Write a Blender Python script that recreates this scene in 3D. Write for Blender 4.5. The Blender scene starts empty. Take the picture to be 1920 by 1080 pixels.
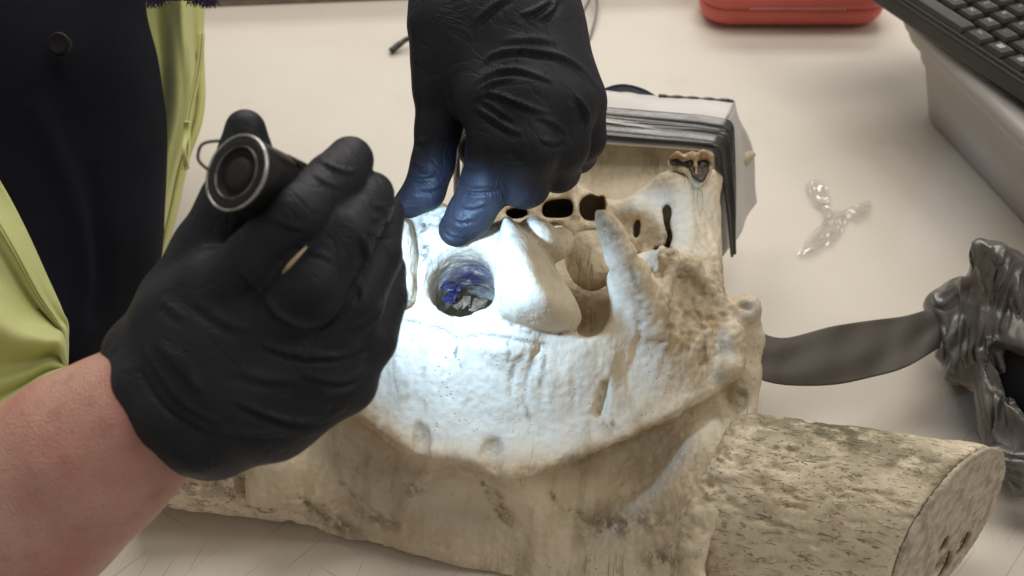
import bpy, bmesh, math, random
import numpy as np
from mathutils import Vector, Matrix

# ------------------------------------------------------------------ camera, world, light
SC = bpy.context.scene
COL = SC.collection
F = 2059.0                      # focal length in pixels of the 1920 wide photograph
H = 0.50                        # camera height above the table
TH = math.radians(40.0)         # pitch down
ST, CT = math.sin(TH), math.cos(TH)
cam_d = bpy.data.cameras.new('camera')
cam_d.sensor_width = 36.0
cam_d.lens = 36.0 * F / 1920.0
cam_d.clip_start = 0.02
cam_d.clip_end = 60.0
cam_d.dof.use_dof = True
cam_d.dof.focus_distance = 0.58
cam_d.dof.aperture_fstop = 10.0
cam = bpy.data.objects.new('camera', cam_d)
COL.objects.link(cam)
cam.location = (0, 0, H)
cam.rotation_euler = (math.pi / 2 - TH, 0, 0)
SC.camera = cam

w = bpy.data.worlds.new('World')
SC.world = w
w.use_nodes = True
w.node_tree.nodes['Background'].inputs[0].default_value = (1.0, 0.94, 0.86, 1)
w.node_tree.nodes['Background'].inputs[1].default_value = 0.32


def area(name, loc, aim, sx, sy, power, color):
    ld = bpy.data.lights.new(name, 'AREA')
    ld.shape = 'RECTANGLE'
    ld.size, ld.size_y = sx, sy
    ld.energy = power
    ld.color = color
    o = bpy.data.objects.new(name, ld)
    COL.objects.link(o)
    o.location = loc
    o.rotation_euler = (Vector(aim) - Vector(loc)).to_track_quat('-Z', 'Y').to_euler()
    return o


# ceiling fluorescents of the room, behind the far edge of the table and overhead
area('ceiling_light_far', (-0.05, 1.40, 1.65), (0.0, 0.75, 0.0), 1.6, 0.8, 16, (1.0, 0.945, 0.865))
area('ceiling_light_near', (1.35, 0.35, 1.7), (0.1, 0.5, 0.0), 0.6, 1.2, 9.5, (1.0, 0.925, 0.81))

area('added_back_light', (0.15, 3.3, 1.95), (0.1, 0.6, 0.0), 2.2, 0.6, 30, (1.0, 0.945, 0.865))  # added unseen lamp, reflected as highlights on tape top and far table

SC.view_settings.view_transform = 'Standard'
SC.view_settings.look = 'None'
SC.view_settings.exposure = 0.0
SC.view_settings.gamma = 1.0
SC.view_settings.use_curve_mapping = False
SC.cycles.max_bounces = 8
SC.cycles.diffuse_bounces = 4
SC.cycles.transmission_bounces = 6
SC.cycles.caustics_reflective = False
SC.cycles.caustics_refractive = False
SC.cycles.sample_clamp_indirect = 4.0

random.seed(7)
RNG = np.random.default_rng(11)
f32 = np.float32


# ------------------------------------------------------------------ coordinates
def CF(px, py, d):
    """point of the lens frame: right, up, depth"""
    return np.array([(px - 960.0) / F * d, (540.0 - py) / F * d, d])


def to_world(P):
    P = np.asarray(P, dtype=np.float64)
    x, u, d = P[..., 0], P[..., 1], P[..., 2]
    return np.stack([x, d * CT + u * ST, H - d * ST + u * CT], -1)


def to_cam(Wp):
    Wp = np.asarray(Wp, dtype=np.float64)
    x, y, z = Wp[..., 0], Wp[..., 1], Wp[..., 2] - H
    return np.stack([x, y * ST + z * CT, y * CT - z * ST], -1)


def WP(px, py, d):
    return to_world(CF(px, py, d))


def TZ(px, py, z=0.0):
    """where the sight line meets height z"""
    t = (py - 540.0) / F
    d = (H - z) / (ST + t * CT)
    return WP(px, py, d)


def pix(Wp):
    c = to_cam(Wp)
    return 960 + F * c[..., 0] / c[..., 2], 540 - F * c[..., 1] / c[..., 2], c[..., 2]


# ------------------------------------------------------------------ noise
def vnoise(P, scale, seed=0, octaves=1):
    """smooth value noise in -1..1 at points P (N,3)"""
    out = np.zeros(len(P))
    amp, tot = 1.0, 0.0
    for o in range(octaves):
        Q = np.asarray(P) * scale * (2 ** o) + seed * 17.31 + o * 5.7
        I = np.floor(Q).astype(np.int64)
        T = Q - I
        T = T * T * (3 - 2 * T)
        r = 0
        for c in range(8):
            dx, dy, dz = c & 1, (c >> 1) & 1, (c >> 2) & 1
            n = (I[:, 0] + dx) * 374761393 + (I[:, 1] + dy) * 668265263 + (I[:, 2] + dz) * 2147483647 + seed * 974711
            n = (n ^ (n >> 13)) * 1274126177
            n = (n ^ (n >> 16)) & 0xFFFF
            wgt = (T[:, 0] if dx else 1 - T[:, 0]) * (T[:, 1] if dy else 1 - T[:, 1]) * (T[:, 2] if dz else 1 - T[:, 2])
            r = r + wgt * (n / 32767.5 - 1.0)
        out += amp * r
        tot += amp
        amp *= 0.5
    return out / tot


# ------------------------------------------------------------------ signed distance modelling
def smin(a, b, k):
    if k <= 0:
        return np.minimum(a, b)
    h = np.clip(0.5 + 0.5 * (b - a) / k, 0, 1)
    return b + (a - b) * h - k * h * (1 - h)


def smax(a, b, k):
    return -smin(-a, -b, k)


def catmull(pts, n=6, closed=True):
    P = np.asarray(pts, float)
    m = len(P)
    out = []
    rng = range(m) if closed else range(m - 1)
    for i in rng:
        if closed:
            p0, p1, p2, p3 = P[(i - 1) % m], P[i], P[(i + 1) % m], P[(i + 2) % m]
        else:
            p0, p1, p2, p3 = P[max(i - 1, 0)], P[i], P[i + 1], P[min(i + 2, m - 1)]
        for j in range(n):
            t = j / n
            out.append(0.5 * (2 * p1 + (p2 - p0) * t + (2 * p0 - 5 * p1 + 4 * p2 - p3) * t * t + (3 * p1 - p0 - 3 * p2 + p3) * t ** 3))
    if not closed:
        out.append(P[-1])
    return np.array(out)


def poly_sd(X, Y, poly):
    """signed distance, negative inside"""
    d = np.full(X.shape, 1e9)
    ins = np.zeros(X.shape, bool)
    m = len(poly)
    for i in range(m):
        ax, ay = poly[i]
        bx, by = poly[(i + 1) % m]
        ex, ey = bx - ax, by - ay
        L = ex * ex + ey * ey + 1e-12
        t = np.clip(((X - ax) * ex + (Y - ay) * ey) / L, 0, 1)
        d = np.minimum(d, (X - ax - t * ex) ** 2 + (Y - ay - t * ey) ** 2)
        c = (ay > Y) != (by > Y)
        xi = ex * (Y - ay) / (ey if abs(ey) > 1e-9 else 1e-9) + ax
        ins ^= c & (X < xi)
    d = np.sqrt(d)
    return np.where(ins, -d, d)


def rbf(pts, X, Y, lam=1e-3):
    """thin-plate surface through control points (px, py, value)"""
    P = np.asarray(pts, float)
    x, y, v = P[:, 0] / 100, P[:, 1] / 100, P[:, 2]
    n = len(P)
    def U(r2):
        return 0.5 * r2 * np.log(r2 + 1e-12)
    K = U((x[:, None] - x[None]) ** 2 + (y[:, None] - y[None]) ** 2) + lam * np.eye(n)
    Q = np.stack([np.ones(n), x, y], 1)
    A = np.block([[K, Q], [Q.T, np.zeros((3, 3))]])
    s = np.linalg.solve(A, np.concatenate([v, np.zeros(3)]))
    XX, YY = X / 100, Y / 100
    out = s[n] + s[n + 1] * XX + s[n + 2] * YY
    for i in range(n):
        out = out + s[i] * U((XX - x[i]) ** 2 + (YY - y[i]) ** 2)
    return out


class Field:
    """grid in the lens frame (metres)"""
    def __init__(s, lo, hi, h):
        s.lo = np.array(lo, float)
        s.h = h
        s.n = np.ceil((np.array(hi) - s.lo) / h).astype(int) + 1
        s.A = np.full(s.n, 0.06, f32)
        s.ds = 1.0

    def sub(s, lo, hi):
        a = np.clip(np.floor((np.array(lo) - s.lo) / s.h).astype(int), 0, s.n - 1)
        b = np.clip(np.ceil((np.array(hi) - s.lo) / s.h).astype(int) + 1, 1, s.n)
        sl = tuple(slice(i, j) for i, j in zip(a, b))
        g = [(s.lo[i] + s.h * np.arange(a[i], b[i])).astype(f32) for i in range(3)]
        return sl, g[0][:, None, None], g[1][None, :, None], g[2][None, None, :]

    def op(s, sl, v, k, mode):
        if v.size == 0:
            return
        v = v.astype(f32)
        s.A[sl] = smin(s.A[sl], v, k) if mode == '+' else smax(s.A[sl], -v, k)

    def chain(s, pts, k=0.006, mode='+', world=False, flat=None):
        """tapered round cone chain, points (px, py, d, r)"""
        C = [np.append(CF(p[0], p[1], p[2] * s.ds), p[3] * s.ds) for p in pts]
        for a, b in zip(C[:-1], C[1:]):
            r = max(a[3], b[3])
            m = r + 2 * k + 2 * s.h + 0.002
            sl, X, Y, D = s.sub(np.minimum(a[:3], b[:3]) - m, np.maximum(a[:3], b[:3]) + m)
            e = b[:3] - a[:3]
            L = e @ e + 1e-12
            t = np.clip(((X - a[0]) * e[0] + (Y - a[1]) * e[1] + (D - a[2]) * e[2]) / L, 0, 1)
            v = np.sqrt((X - a[0] - t * e[0]) ** 2 + (Y - a[1] - t * e[1]) ** 2 + (D - a[2] - t * e[2]) ** 2) - (a[3] + t * (b[3] - a[3]))
            s.op(sl, v, k, mode)

    def ell(s, c, rad, rot=0.0, k=0.006, mode='+'):
        """ellipsoid at (px,py,d), radii in metres (right, up, depth), rolled by rot degrees"""
        C = CF(*c)
        R = max(rad) + 2 * k + 2 * s.h
        sl, X, Y, D = s.sub(C - R, C + R)
        a = math.radians(rot)
        x = (X - C[0]) * math.cos(a) + (Y - C[1]) * math.sin(a)
        y = -(X - C[0]) * math.sin(a) + (Y - C[1]) * math.cos(a)
        z = D - C[2]
        k0 = np.sqrt((x / rad[0]) ** 2 + (y / rad[1]) ** 2 + (z / rad[2]) ** 2)
        k1 = np.sqrt((x / rad[0] ** 2) ** 2 + (y / rad[1] ** 2) ** 2 + (z / rad[2] ** 2) ** 2) + 1e-6
        s.op(sl, k0 * (k0 - 1) / k1, k, mode)

    def relief(s, outline, pts, thick, kedge=0.006, k=0.006, mode='+', smooth=5, lam=1e-3, slope=0.85):
        """a solid whose front follows control points (px,py,d) inside an outline"""
        poly = catmull(outline, smooth) if smooth else np.asarray(outline, float)
        P = np.asarray(pts, float)
        pad = 40
        x0, x1 = poly[:, 0].min() - pad, poly[:, 0].max() + pad
        y0, y1 = poly[:, 1].min() - pad, poly[:, 1].max() + pad
        st = 4.0
        gx = np.arange(x0, x1 + st, st)
        gy = np.arange(y0, y1 + st, st)
        GX, GY = np.meshgrid(gx, gy, indexing='ij')
        surf = rbf(P, GX, GY, lam)
        surf = np.clip(surf, P[:, 2].min() - 0.012, P[:, 2].max() + 0.02)
        sd = poly_sd(GX, GY, poly)
        dmin, dmax = surf.min() - 0.01, surf.max() + thick + 0.01
        cs = [CF(a, b, d) for a in (x0, x1) for b in (y0, y1) for d in (dmin, dmax)]
        sl, X, Y, D = s.sub(np.min(cs, 0), np.max(cs, 0))
        if 0 in [sl[i].stop - sl[i].start for i in range(3)]:
            return
        u = (960 + F * X / D - x0) / st + 0 * Y
        v = (540 - F * Y / D - y0) / st + 0 * X
        u = np.clip(u, 0, len(gx) - 1.001)
        v = np.clip(v, 0, len(gy) - 1.001)
        ui, vi = u.astype(int), v.astype(int)
        fu, fv = (u - ui).astype(f32), (v - vi).astype(f32)
        def look(T):
            T = T.astype(f32)
            return (T[ui, vi] * (1 - fu) + T[ui + 1, vi] * fu) * (1 - fv) + (T[ui, vi + 1] * (1 - fu) + T[ui + 1, vi + 1] * fu) * fv
        S = look(surf)
        c = look(sd) * D / F
        a = (S - D) * slope
        b = D - (S + thick)
        s.op(sl, smax(smax(a, b, kedge), c, kedge), k, mode)

    def clip_table(s, z=0.0015):
        sl, X, Y, D = s.sub(s.lo, s.lo + s.h * s.n)
        zz = H - D * ST + Y * CT + 0 * X
        s.A = np.maximum(s.A, (z - zz).astype(f32))

    def blur(s, n=1):
        for _ in range(n):
            for ax in range(3):
                B = s.A.copy()
                a = [slice(None)] * 3
                b = [slice(None)] * 3
                m = [slice(None)] * 3
                a[ax], b[ax], m[ax] = slice(0, -2), slice(2, None), slice(1, -1)
                B[tuple(m)] = 0.25 * s.A[tuple(a)] + 0.5 * s.A[tuple(m)] + 0.25 * s.A[tuple(b)]
                s.A = B

    def mesh(s):
        """surface nets -> vertices (lens frame), quads"""
        A = s.A.copy()
        for ax in range(3):
            i = [slice(None)] * 3
            for e in (0, -1):
                i[ax] = e
                A[tuple(i)] = np.maximum(A[tuple(i)], 0.002)
        S = A < 0
        c8 = [(i, j, k) for i in (0, 1) for j in (0, 1) for k in (0, 1)]
        def sh(B, c):
            return B[tuple(slice(q, B.shape[a] - 1 + q) for a, q in enumerate(c))]
        cnt = sum(sh(S, c).astype(np.int8) for c in c8)
        act = (cnt > 0) & (cnt < 8)
        I = np.argwhere(act)
        idx = np.full(act.shape, -1, np.int64)
        idx[act] = np.arange(len(I))
        acc = np.zeros((len(I), 3))
        num = np.zeros(len(I))
        for c in c8:
            for ax in range(3):
                if c[ax]:
                    continue
                e = list(c)
                e[ax] = 1
                va = A[I[:, 0] + c[0], I[:, 1] + c[1], I[:, 2] + c[2]].astype(float)
                vb = A[I[:, 0] + e[0], I[:, 1] + e[1], I[:, 2] + e[2]].astype(float)
                m = (va < 0) != (vb < 0)
                t = np.where(m, va / np.where(m, va - vb, 1), 0)
                p = np.tile(np.array(c, float), (len(I), 1))
                p[:, ax] += t
                acc[m] += p[m]
                num[m] += 1
        V = s.lo + s.h * (I + acc / num[:, None])
        Q = []
        for ax in range(3):
            o1, o2 = [(1, 2), (2, 0), (0, 1)][ax]
            a = [slice(None)] * 3
            b = [slice(None)] * 3
            a[ax], b[ax] = slice(0, -1), slice(1, None)
            sa, sb = S[tuple(a)], S[tuple(b)]
            E = np.argwhere(sa != sb)
            ok = (E[:, o1] > 0) & (E[:, o2] > 0) & (E[:, o1] < S.shape[o1] - 1) & (E[:, o2] < S.shape[o2] - 1)
            E = E[ok]
            def cell(d1, d2):
                G = E.copy()
                G[:, o1] += d1
                G[:, o2] += d2
                return idx[G[:, 0], G[:, 1], G[:, 2]]
            q = np.stack([cell(-1, -1), cell(0, -1), cell(0, 0), cell(-1, 0)], 1)
            fl = ~sa[E[:, 0], E[:, 1], E[:, 2]]
            q[fl] = q[fl][:, ::-1]
            Q.append(q)
        Q = np.concatenate(Q)
        v = V - V.mean(0)
        vol = (np.cross(v[Q[:, 0]], v[Q[:, 1]]) * v[Q[:, 2]]).sum() + (np.cross(v[Q[:, 0]], v[Q[:, 2]]) * v[Q[:, 3]]).sum()
        if vol < 0:
            Q = Q[:, ::-1]
        return V, Q          # outward in the lens frame (left-handed: turn faces for the world)


def normals(V, Q):
    n = np.cross(V[Q[:, 2]] - V[Q[:, 0]], V[Q[:, 3]] - V[Q[:, 1]])
    N = np.zeros_like(V)
    for i in range(4):
        for a in range(3):
            N[:, a] += np.bincount(Q[:, i], n[:, a], minlength=len(V))
    return N / (np.linalg.norm(N, axis=1, keepdims=True) + 1e-12)


def relax(V, Q, n=2, lam=0.5):
    for _ in range(n):
        acc = np.zeros_like(V)
        cnt = np.zeros(len(V))
        for i in range(4):
            a, b = Q[:, i], Q[:, (i + 1) % 4]
            for x in range(3):
                acc[:, x] += np.bincount(a, V[b, x], minlength=len(V)) + np.bincount(b, V[a, x], minlength=len(V))
            cnt += np.bincount(a, minlength=len(V)) + np.bincount(b, minlength=len(V))
        V = V + lam * (acc / np.maximum(cnt, 1)[:, None] - V)
    return V


def line_field(X, Y, line, width):
    """distance to a smooth stroke and side of it, only where near"""
    L = catmull(line, 5, closed=False)
    best = np.full(X.shape, 1e9)
    side = np.zeros(X.shape)
    tt = np.zeros(X.shape)
    m = len(L) - 1
    for i in range(m):
        a, b = L[i], L[i + 1]
        e = b - a
        LL = e @ e + 1e-9
        t = np.clip(((X - a[0]) * e[0] + (Y - a[1]) * e[1]) / LL, 0, 1)
        dx, dy = X - a[0] - t * e[0], Y - a[1] - t * e[1]
        d = np.hypot(dx, dy)
        s = np.sign(e[0] * dy - e[1] * dx)
        q = d < best
        best[q] = d[q]
        side[q] = s[q]
        tt[q] = (i + t[q]) / m
    return best, side, tt


def stroke(V, N, lines, facing=0.05, dmax=9.0, dmin=0.0):
    """raise or sink the surface along strokes (points, half width px, height m, fold 0/1)"""
    px = 960 + F * V[:, 0] / V[:, 2]
    py = 540 - F * V[:, 1] / V[:, 2]
    front = (-(N * V).sum(1) / np.linalg.norm(V, axis=1) > facing) & (V[:, 2] < dmax) & (V[:, 2] > dmin)
    disp = np.zeros(len(V))
    for ln in lines:
        pts, wd, amp = ln[:3]
        fold = ln[3] if len(ln) > 3 else 0
        P = np.asarray(pts, float)
        r = 4 * wd
        m = front & (px > P[:, 0].min() - r) & (px < P[:, 0].max() + r) & (py > P[:, 1].min() - r) & (py < P[:, 1].max() + r)
        ii = np.nonzero(m)[0]
        if len(ii) == 0:
            continue
        d, sd, t = line_field(px[ii], py[ii], pts, wd)
        fade = np.sin(np.pi * np.clip(t, 0, 1)) ** 0.8 if fold != 2 else 1.0
        v = amp * np.exp(-(d / wd) ** 2)
        if fold == 1:
            s = d * sd
            v = amp * (np.exp(-(s / wd) ** 2) - 0.85 * np.exp(-((s - 1.7 * wd) / wd) ** 2))
        disp[ii] += v * fade
    return V + N * disp[:, None]


# ------------------------------------------------------------------ materials
class NT:
    def __init__(s, name):
        s.m = bpy.data.materials.new(name)
        s.m.use_nodes = True
        s.t = s.m.node_tree
        s.b = s.t.nodes['Principled BSDF']
        s.co = s.t.nodes.new('ShaderNodeTexCoord')

    def n(s, typ, **kw):
        q = s.t.nodes.new(typ)
        for k, v in kw.items():
            setattr(q, k, v)
        return q

    def put(s, sock, v):
        if hasattr(v, 'links'):
            s.t.links.new(v, sock)
        else:
            sock.default_value = v

    def set(s, **kw):
        for k, v in kw.items():
            s.put(s.b.inputs[k.replace('_', ' ')], v)

    def mapping(s, scale=(1, 1, 1), rot=(0, 0, 0), src='Object'):
        q = s.n('ShaderNodeMapping')
        s.put(q.inputs['Vector'], s.co.outputs[src])
        q.inputs['Rotation'].default_value = rot
        p = s.n('ShaderNodeMapping')
        s.put(p.inputs['Vector'], q.outputs[0])
        p.inputs['Scale'].default_value = scale
        return p.outputs[0]

    def noise(s, scale, detail=4, rough=0.55, vec=None, dist=0.0):
        q = s.n('ShaderNodeTexNoise')
        q.inputs['Scale'].default_value = scale
        q.inputs['Detail'].default_value = detail
        q.inputs['Roughness'].default_value = rough
        q.inputs['Distortion'].default_value = dist
        s.put(q.inputs['Vector'], vec if vec is not None else s.co.outputs['Object'])
        return q.outputs['Fac']

    def voro(s, scale, feature='F1', vec=None, out='Distance', rand=1.0):
        q = s.n('ShaderNodeTexVoronoi', feature=feature)
        q.inputs['Scale'].default_value = scale
        q.inputs['Randomness'].default_value = rand
        s.put(q.inputs['Vector'], vec if vec is not None else s.co.outputs['Object'])
        return q.outputs[out]

    def ramp(s, v, a, b, lo=0.0, hi=1.0):
        q = s.n('ShaderNodeMapRange', interpolation_type='SMOOTHSTEP')
        s.put(q.inputs[0], v)
        for i, x in zip((1, 2, 3, 4), (a, b, lo, hi)):
            q.inputs[i].default_value = x
        return q.outputs[0]

    def math(s, op, a, b=0.0, c=0.0):
        q = s.n('ShaderNodeMath', operation=op)
        s.put(q.inputs[0], a)
        s.put(q.inputs[1], b)
        s.put(q.inputs[2], c)
        return q.outputs[0]

    def mix(s, fac, a, b, blend='MIX'):
        q = s.n('ShaderNodeMix', data_type='RGBA', blend_type=blend)
        s.put(q.inputs[0], fac)
        for i, v in ((6, a), (7, b)):
            s.put(q.inputs[i], (tuple(v) + (1,)) if isinstance(v, tuple) and len(v) == 3 else v)
        return q.outputs[2]

    def attr(s, name, ch=None):
        q = s.n('ShaderNodeAttribute', attribute_name=name)
        if ch is None:
            return q.outputs['Color']
        sp = s.n('ShaderNodeSeparateColor')
        s.put(sp.inputs[0], q.outputs['Color'])
        return sp.outputs[ch]

    def bump(s, height, strength=0.3, dist=0.001, prev=None):
        q = s.n('ShaderNodeBump')
        s.put(q.inputs['Height'], height)
        q.inputs['Strength'].default_value = strength
        q.inputs['Distance'].default_value = dist
        if prev is not None:
            s.put(q.inputs['Normal'], prev)
        return q.outputs[0]


def simple(name, col, rough=0.5, metal=0.0, bumps=0.0, bscale=400, var=0.15, vscale=20, spec=0.5):
    t = NT(name)
    nz = t.noise(vscale, 5)
    a = tuple(c * (1 - var) for c in col)
    b = tuple(min(1, c * (1 + var)) for c in col)
    t.set(Base_Color=t.mix(t.ramp(nz, 0.3, 0.7), a, b), Roughness=t.math('MULTIPLY_ADD', t.noise(vscale * 3, 3), 0.2, rough - 0.1), Metallic=metal)
    t.b.inputs['Specular IOR Level'].default_value = spec
    if bumps:
        t.set(Normal=t.bump(t.noise(bscale, 4), bumps, 0.001))
    return t.m


def bone_material(name, base=(0.70, 0.61, 0.455), streak=(1, 1, 1), pits=1.0, horn=0.0):
    t = NT(name)
    tan, dirt, green = t.attr('stain_and_light', 0), t.attr('stain_and_light', 1), t.attr('stain_and_light', 2)
    n1 = t.noise(14, 4, 0.6)
    n2 = t.noise(60, 5, 0.65, t.mapping(streak))
    n3 = t.noise(300, 3, 0.7)
    n4 = t.noise(110, 5, 0.68)
    c = t.mix(t.ramp(n1, 0.3, 0.72), tuple(x * 0.86 for x in base), tuple(min(1, x * 1.1) for x in base))
    c = t.mix(t.math('MULTIPLY', t.ramp(n2, 0.48, 0.72), 0.7), c, (0.39, 0.315, 0.205))
    c = t.mix(t.math('MULTIPLY', tan, t.ramp(n4, 0.30, 0.60)), c, (0.35, 0.235, 0.115))
    c = t.mix(t.math('MULTIPLY', green, t.ramp(n4, 0.26, 0.56)), c, (0.125, 0.112, 0.060))
    c = t.mix(t.math('MULTIPLY', dirt, t.ramp(n4, 0.40, 0.58)), c, (0.075, 0.055, 0.038))
    pa = t.n('ShaderNodeAttribute', attribute_name='stain_and_light').outputs['Alpha']
    c = t.mix(t.math('MULTIPLY', t.math('SUBTRACT', 1.0, pa), t.ramp(n4, 0.36, 0.56)), c, (0.055, 0.05, 0.15))  # alpha: bluish light inside the foramen, painted as a purple tint
    # hair cracks and pores holding dirt
    ridge = t.math('ABSOLUTE', t.math('SUBTRACT', t.noise(55, 3, 0.55, t.mapping((1.0, 0.14, 0.14), (0, 0, 0.12))), 0.5))
    crack = t.math('MULTIPLY', t.ramp(ridge, 0.008, 0.002), t.math('MULTIPLY', t.ramp(n1, 0.50, 0.62), 0.0 if horn else 0.6))
    sp = t.math('MULTIPLY', t.ramp(t.voro(330), 0.17, 0.05), t.ramp(t.noise(38, 2), 0.48, 0.66))
    mark = t.math('MAXIMUM', t.math('MULTIPLY', crack, 0.75), sp)
    if horn:
        mp = t.mapping((0.30, 1, 1), (0, 0, horn))
        hc = t.math('MULTIPLY', t.ramp(t.noise(520, 3, 0.6, mp, 0.9), 0.59, 0.66), t.ramp(t.noise(60, 2), 0.34, 0.56))
        hg = t.ramp(t.noise(190, 4, 0.65, mp, 1.0), 0.62, 0.72)
        mark = t.math('MAXIMUM', mark, t.math('MAXIMUM', hc, t.math('MULTIPLY', hg, 0.75)))
    c = t.mix(t.math('MULTIPLY', mark, 0.48 if horn else 0.75), c, (0.20, 0.155, 0.10) if horn else (0.13, 0.10, 0.06))
    t.set(Base_Color=c, Roughness=t.math('MULTIPLY_ADD', n2, 0.25, 0.45))
    t.b.inputs['Specular IOR Level'].default_value = 0.35
    b1 = t.bump(n3, 0.22 * pits + 0.05, 0.0010)
    b2 = t.bump(t.math('ADD', n2, t.math('MULTIPLY', n4, 0.6)), 0.55, 0.0022, b1)
    b3 = t.bump(t.math('SUBTRACT', 1.0, mark), 0.6 * pits, 0.0014, b2)
    t.set(Normal=b3)
    return t.m


# ------------------------------------------------------------------ objects
def root(name, loc, label=None, cat=None, group=None):
    o = bpy.data.objects.new(name, None)
    COL.objects.link(o)
    o.location = loc
    o.empty_display_size = 0.02
    if label:
        tag(o, label, cat, group)
    return o


def tag(o, label, cat, group=None):
    o['label'] = label
    o['category'] = cat
    if group:
        o['group'] = group
    return o


def wloc(p):
    v = Vector((0, 0, 0))
    while p is not None:
        v = v + p.location
        p = p.parent
    return v


def obj(name, V, faces, mat, parent=None, smooth=True, label=None, origin=None):
    """V in world coordinates"""
    V = np.asarray(V, float)
    base = np.array(wloc(parent)) if parent is not None else np.zeros(3)
    org = np.array(origin, float) if origin is not None else base
    me = bpy.data.meshes.new(name)
    L = V - org
    if isinstance(faces, np.ndarray) and faces.ndim == 2:
        n, k = faces.shape
        me.vertices.add(len(L))
        me.vertices.foreach_set('co', L.astype(f32).ravel())
        me.loops.add(n * k)
        me.loops.foreach_set('vertex_index', faces.astype(np.int32).ravel())
        me.polygons.add(n)
        me.polygons.foreach_set('loop_start', np.arange(0, n * k, k, dtype=np.int32))
        me.update(calc_edges=True)
        me.validate()
    else:
        me.from_pydata([tuple(v) for v in L], [], [tuple(map(int, f)) for f in faces])
        me.update()
    if smooth:
        me.polygons.foreach_set('use_smooth', np.ones(len(me.polygons), bool))
    me.materials.append(mat)
    o = bpy.data.objects.new(name, me)
    COL.objects.link(o)
    o.parent = parent
    o.location = org - base
    if label:
        o['label'] = label
    return o


def obj_bm(name, bm, mat, parent=None, smooth=True, origin=None, autosmooth=False):
    bm.normal_update()
    bm.verts.index_update()
    V = np.array([v.co[:] for v in bm.verts])
    fs = [[v.index for v in f.verts] for f in bm.faces]
    bm.free()
    return obj(name, V, fs, mat, parent, smooth, origin=origin)


def stain_light_attr(o, V, zones, painted_light=None, dark_lines=()):
    """zones: (channel, px, py, rx, ry, rot, strength) soft patches on the surface"""
    px = 960 + F * V[:, 0] / V[:, 2]
    py = 540 - F * V[:, 1] / V[:, 2]
    C = np.zeros((len(V), 4), f32)
    C[:, 3] = 1
    for ch, x, y, rx, ry, rot, st in zones:
        a = math.radians(rot)
        u = ((px - x) * math.cos(a) + (py - y) * math.sin(a)) / rx
        v = (-(px - x) * math.sin(a) + (py - y) * math.cos(a)) / ry
        C[:, ch] = np.maximum(C[:, ch], st * np.exp(-(u * u + v * v) * 1.2))
    for pts, wd, st in dark_lines:
        P = np.asarray(pts, float)
        ii = np.nonzero((px > P[:, 0].min() - 20) & (px < P[:, 0].max() + 20) & (py > P[:, 1].min() - 20) & (py < P[:, 1].max() + 20) & (V[:, 2] < .61))[0]
        dd, _, _ = line_field(px[ii], py[ii], pts, wd)
        C[ii, 1] = np.maximum(C[ii, 1], st * np.exp(-(dd / wd) ** 2))
    if painted_light is not None:
        C[:, 3] = 1 - painted_light
    at = o.data.attributes.new('stain_and_light', 'FLOAT_COLOR', 'POINT')
    at.data.foreach_set('color', C.ravel())


def tube(path, radii, seg=10, closed_ends=True):
    """round tube along a path; returns V, faces"""
    P = np.asarray(path, float)
    n = len(P)
    if np.isscalar(radii):
        radii = [radii] * n
    V, Fc = [], []
    up = np.array([0.0, 0.0, 1.0])
    prev = None
    for i in range(n):
        t = P[min(i + 1, n - 1)] - P[max(i - 1, 0)]
        t /= np.linalg.norm(t) + 1e-12
        if prev is None:
            a = np.cross(t, up)
            if np.linalg.norm(a) < 0.1:
                a = np.cross(t, [1.0, 0, 0])
        else:
            a = prev - t * (prev @ t)
        a /= np.linalg.norm(a)
        prev = a
        b = np.cross(t, a)
        for j in range(seg):
            q = 2 * math.pi * j / seg
            V.append(P[i] + radii[i] * (math.cos(q) * a + math.sin(q) * b))
    for i in range(n - 1):
        for j in range(seg):
            k = (j + 1) % seg
            Fc.append((i * seg + j, i * seg + k, (i + 1) * seg + k, (i + 1) * seg + j))
    if closed_ends:
        Fc.append(tuple(range(seg))[::-1])
        Fc.append(tuple((n - 1) * seg + j for j in range(seg)))
    return np.array(V), Fc


def frame_from_axis(ax):
    ax = np.asarray(ax, float)
    ax /= np.linalg.norm(ax)
    a = np.cross(ax, [0, 0, 1.0])
    a /= np.linalg.norm(a)
    return ax, a, np.cross(ax, a)


def lathe(c0, axis, prof, seg=48):
    """profile (t along axis, radius) from world point c0; returns V, faces"""
    ax, a, b = frame_from_axis(axis)
    c0 = np.asarray(c0, float)
    V, Fc = [], []
    for t, r in prof:
        for j in range(seg):
            q = 2 * math.pi * j / seg
            V.append(c0 + ax * t + r * (math.cos(q) * a + math.sin(q) * b))
    for i in range(len(prof) - 1):
        for j in range(seg):
            k = (j + 1) % seg
            Fc.append((i * seg + j, i * seg + k, (i + 1) * seg + k, (i + 1) * seg + j))
    return np.array(V), Fc


def rbox(c, u, v, n, su, sv, sn, bev=0.001, seg=2):
    """bevelled box centred at c with axes u, v, n; returns bmesh in world coordinates"""
    bm = bmesh.new()
    bmesh.ops.create_cube(bm, size=1.0)
    for q in bm.verts:
        x, y, z = q.co
        q.co = Vector(c) + Vector(u) * (x * su) + Vector(v) * (y * sv) + Vector(n) * (z * sn)
    if bev:
        bmesh.ops.bevel(bm, geom=list(bm.edges), offset=bev, segments=seg, affect='EDGES', profile=0.5)
    bmesh.ops.recalc_face_normals(bm, faces=bm.faces)
    return bm


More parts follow.
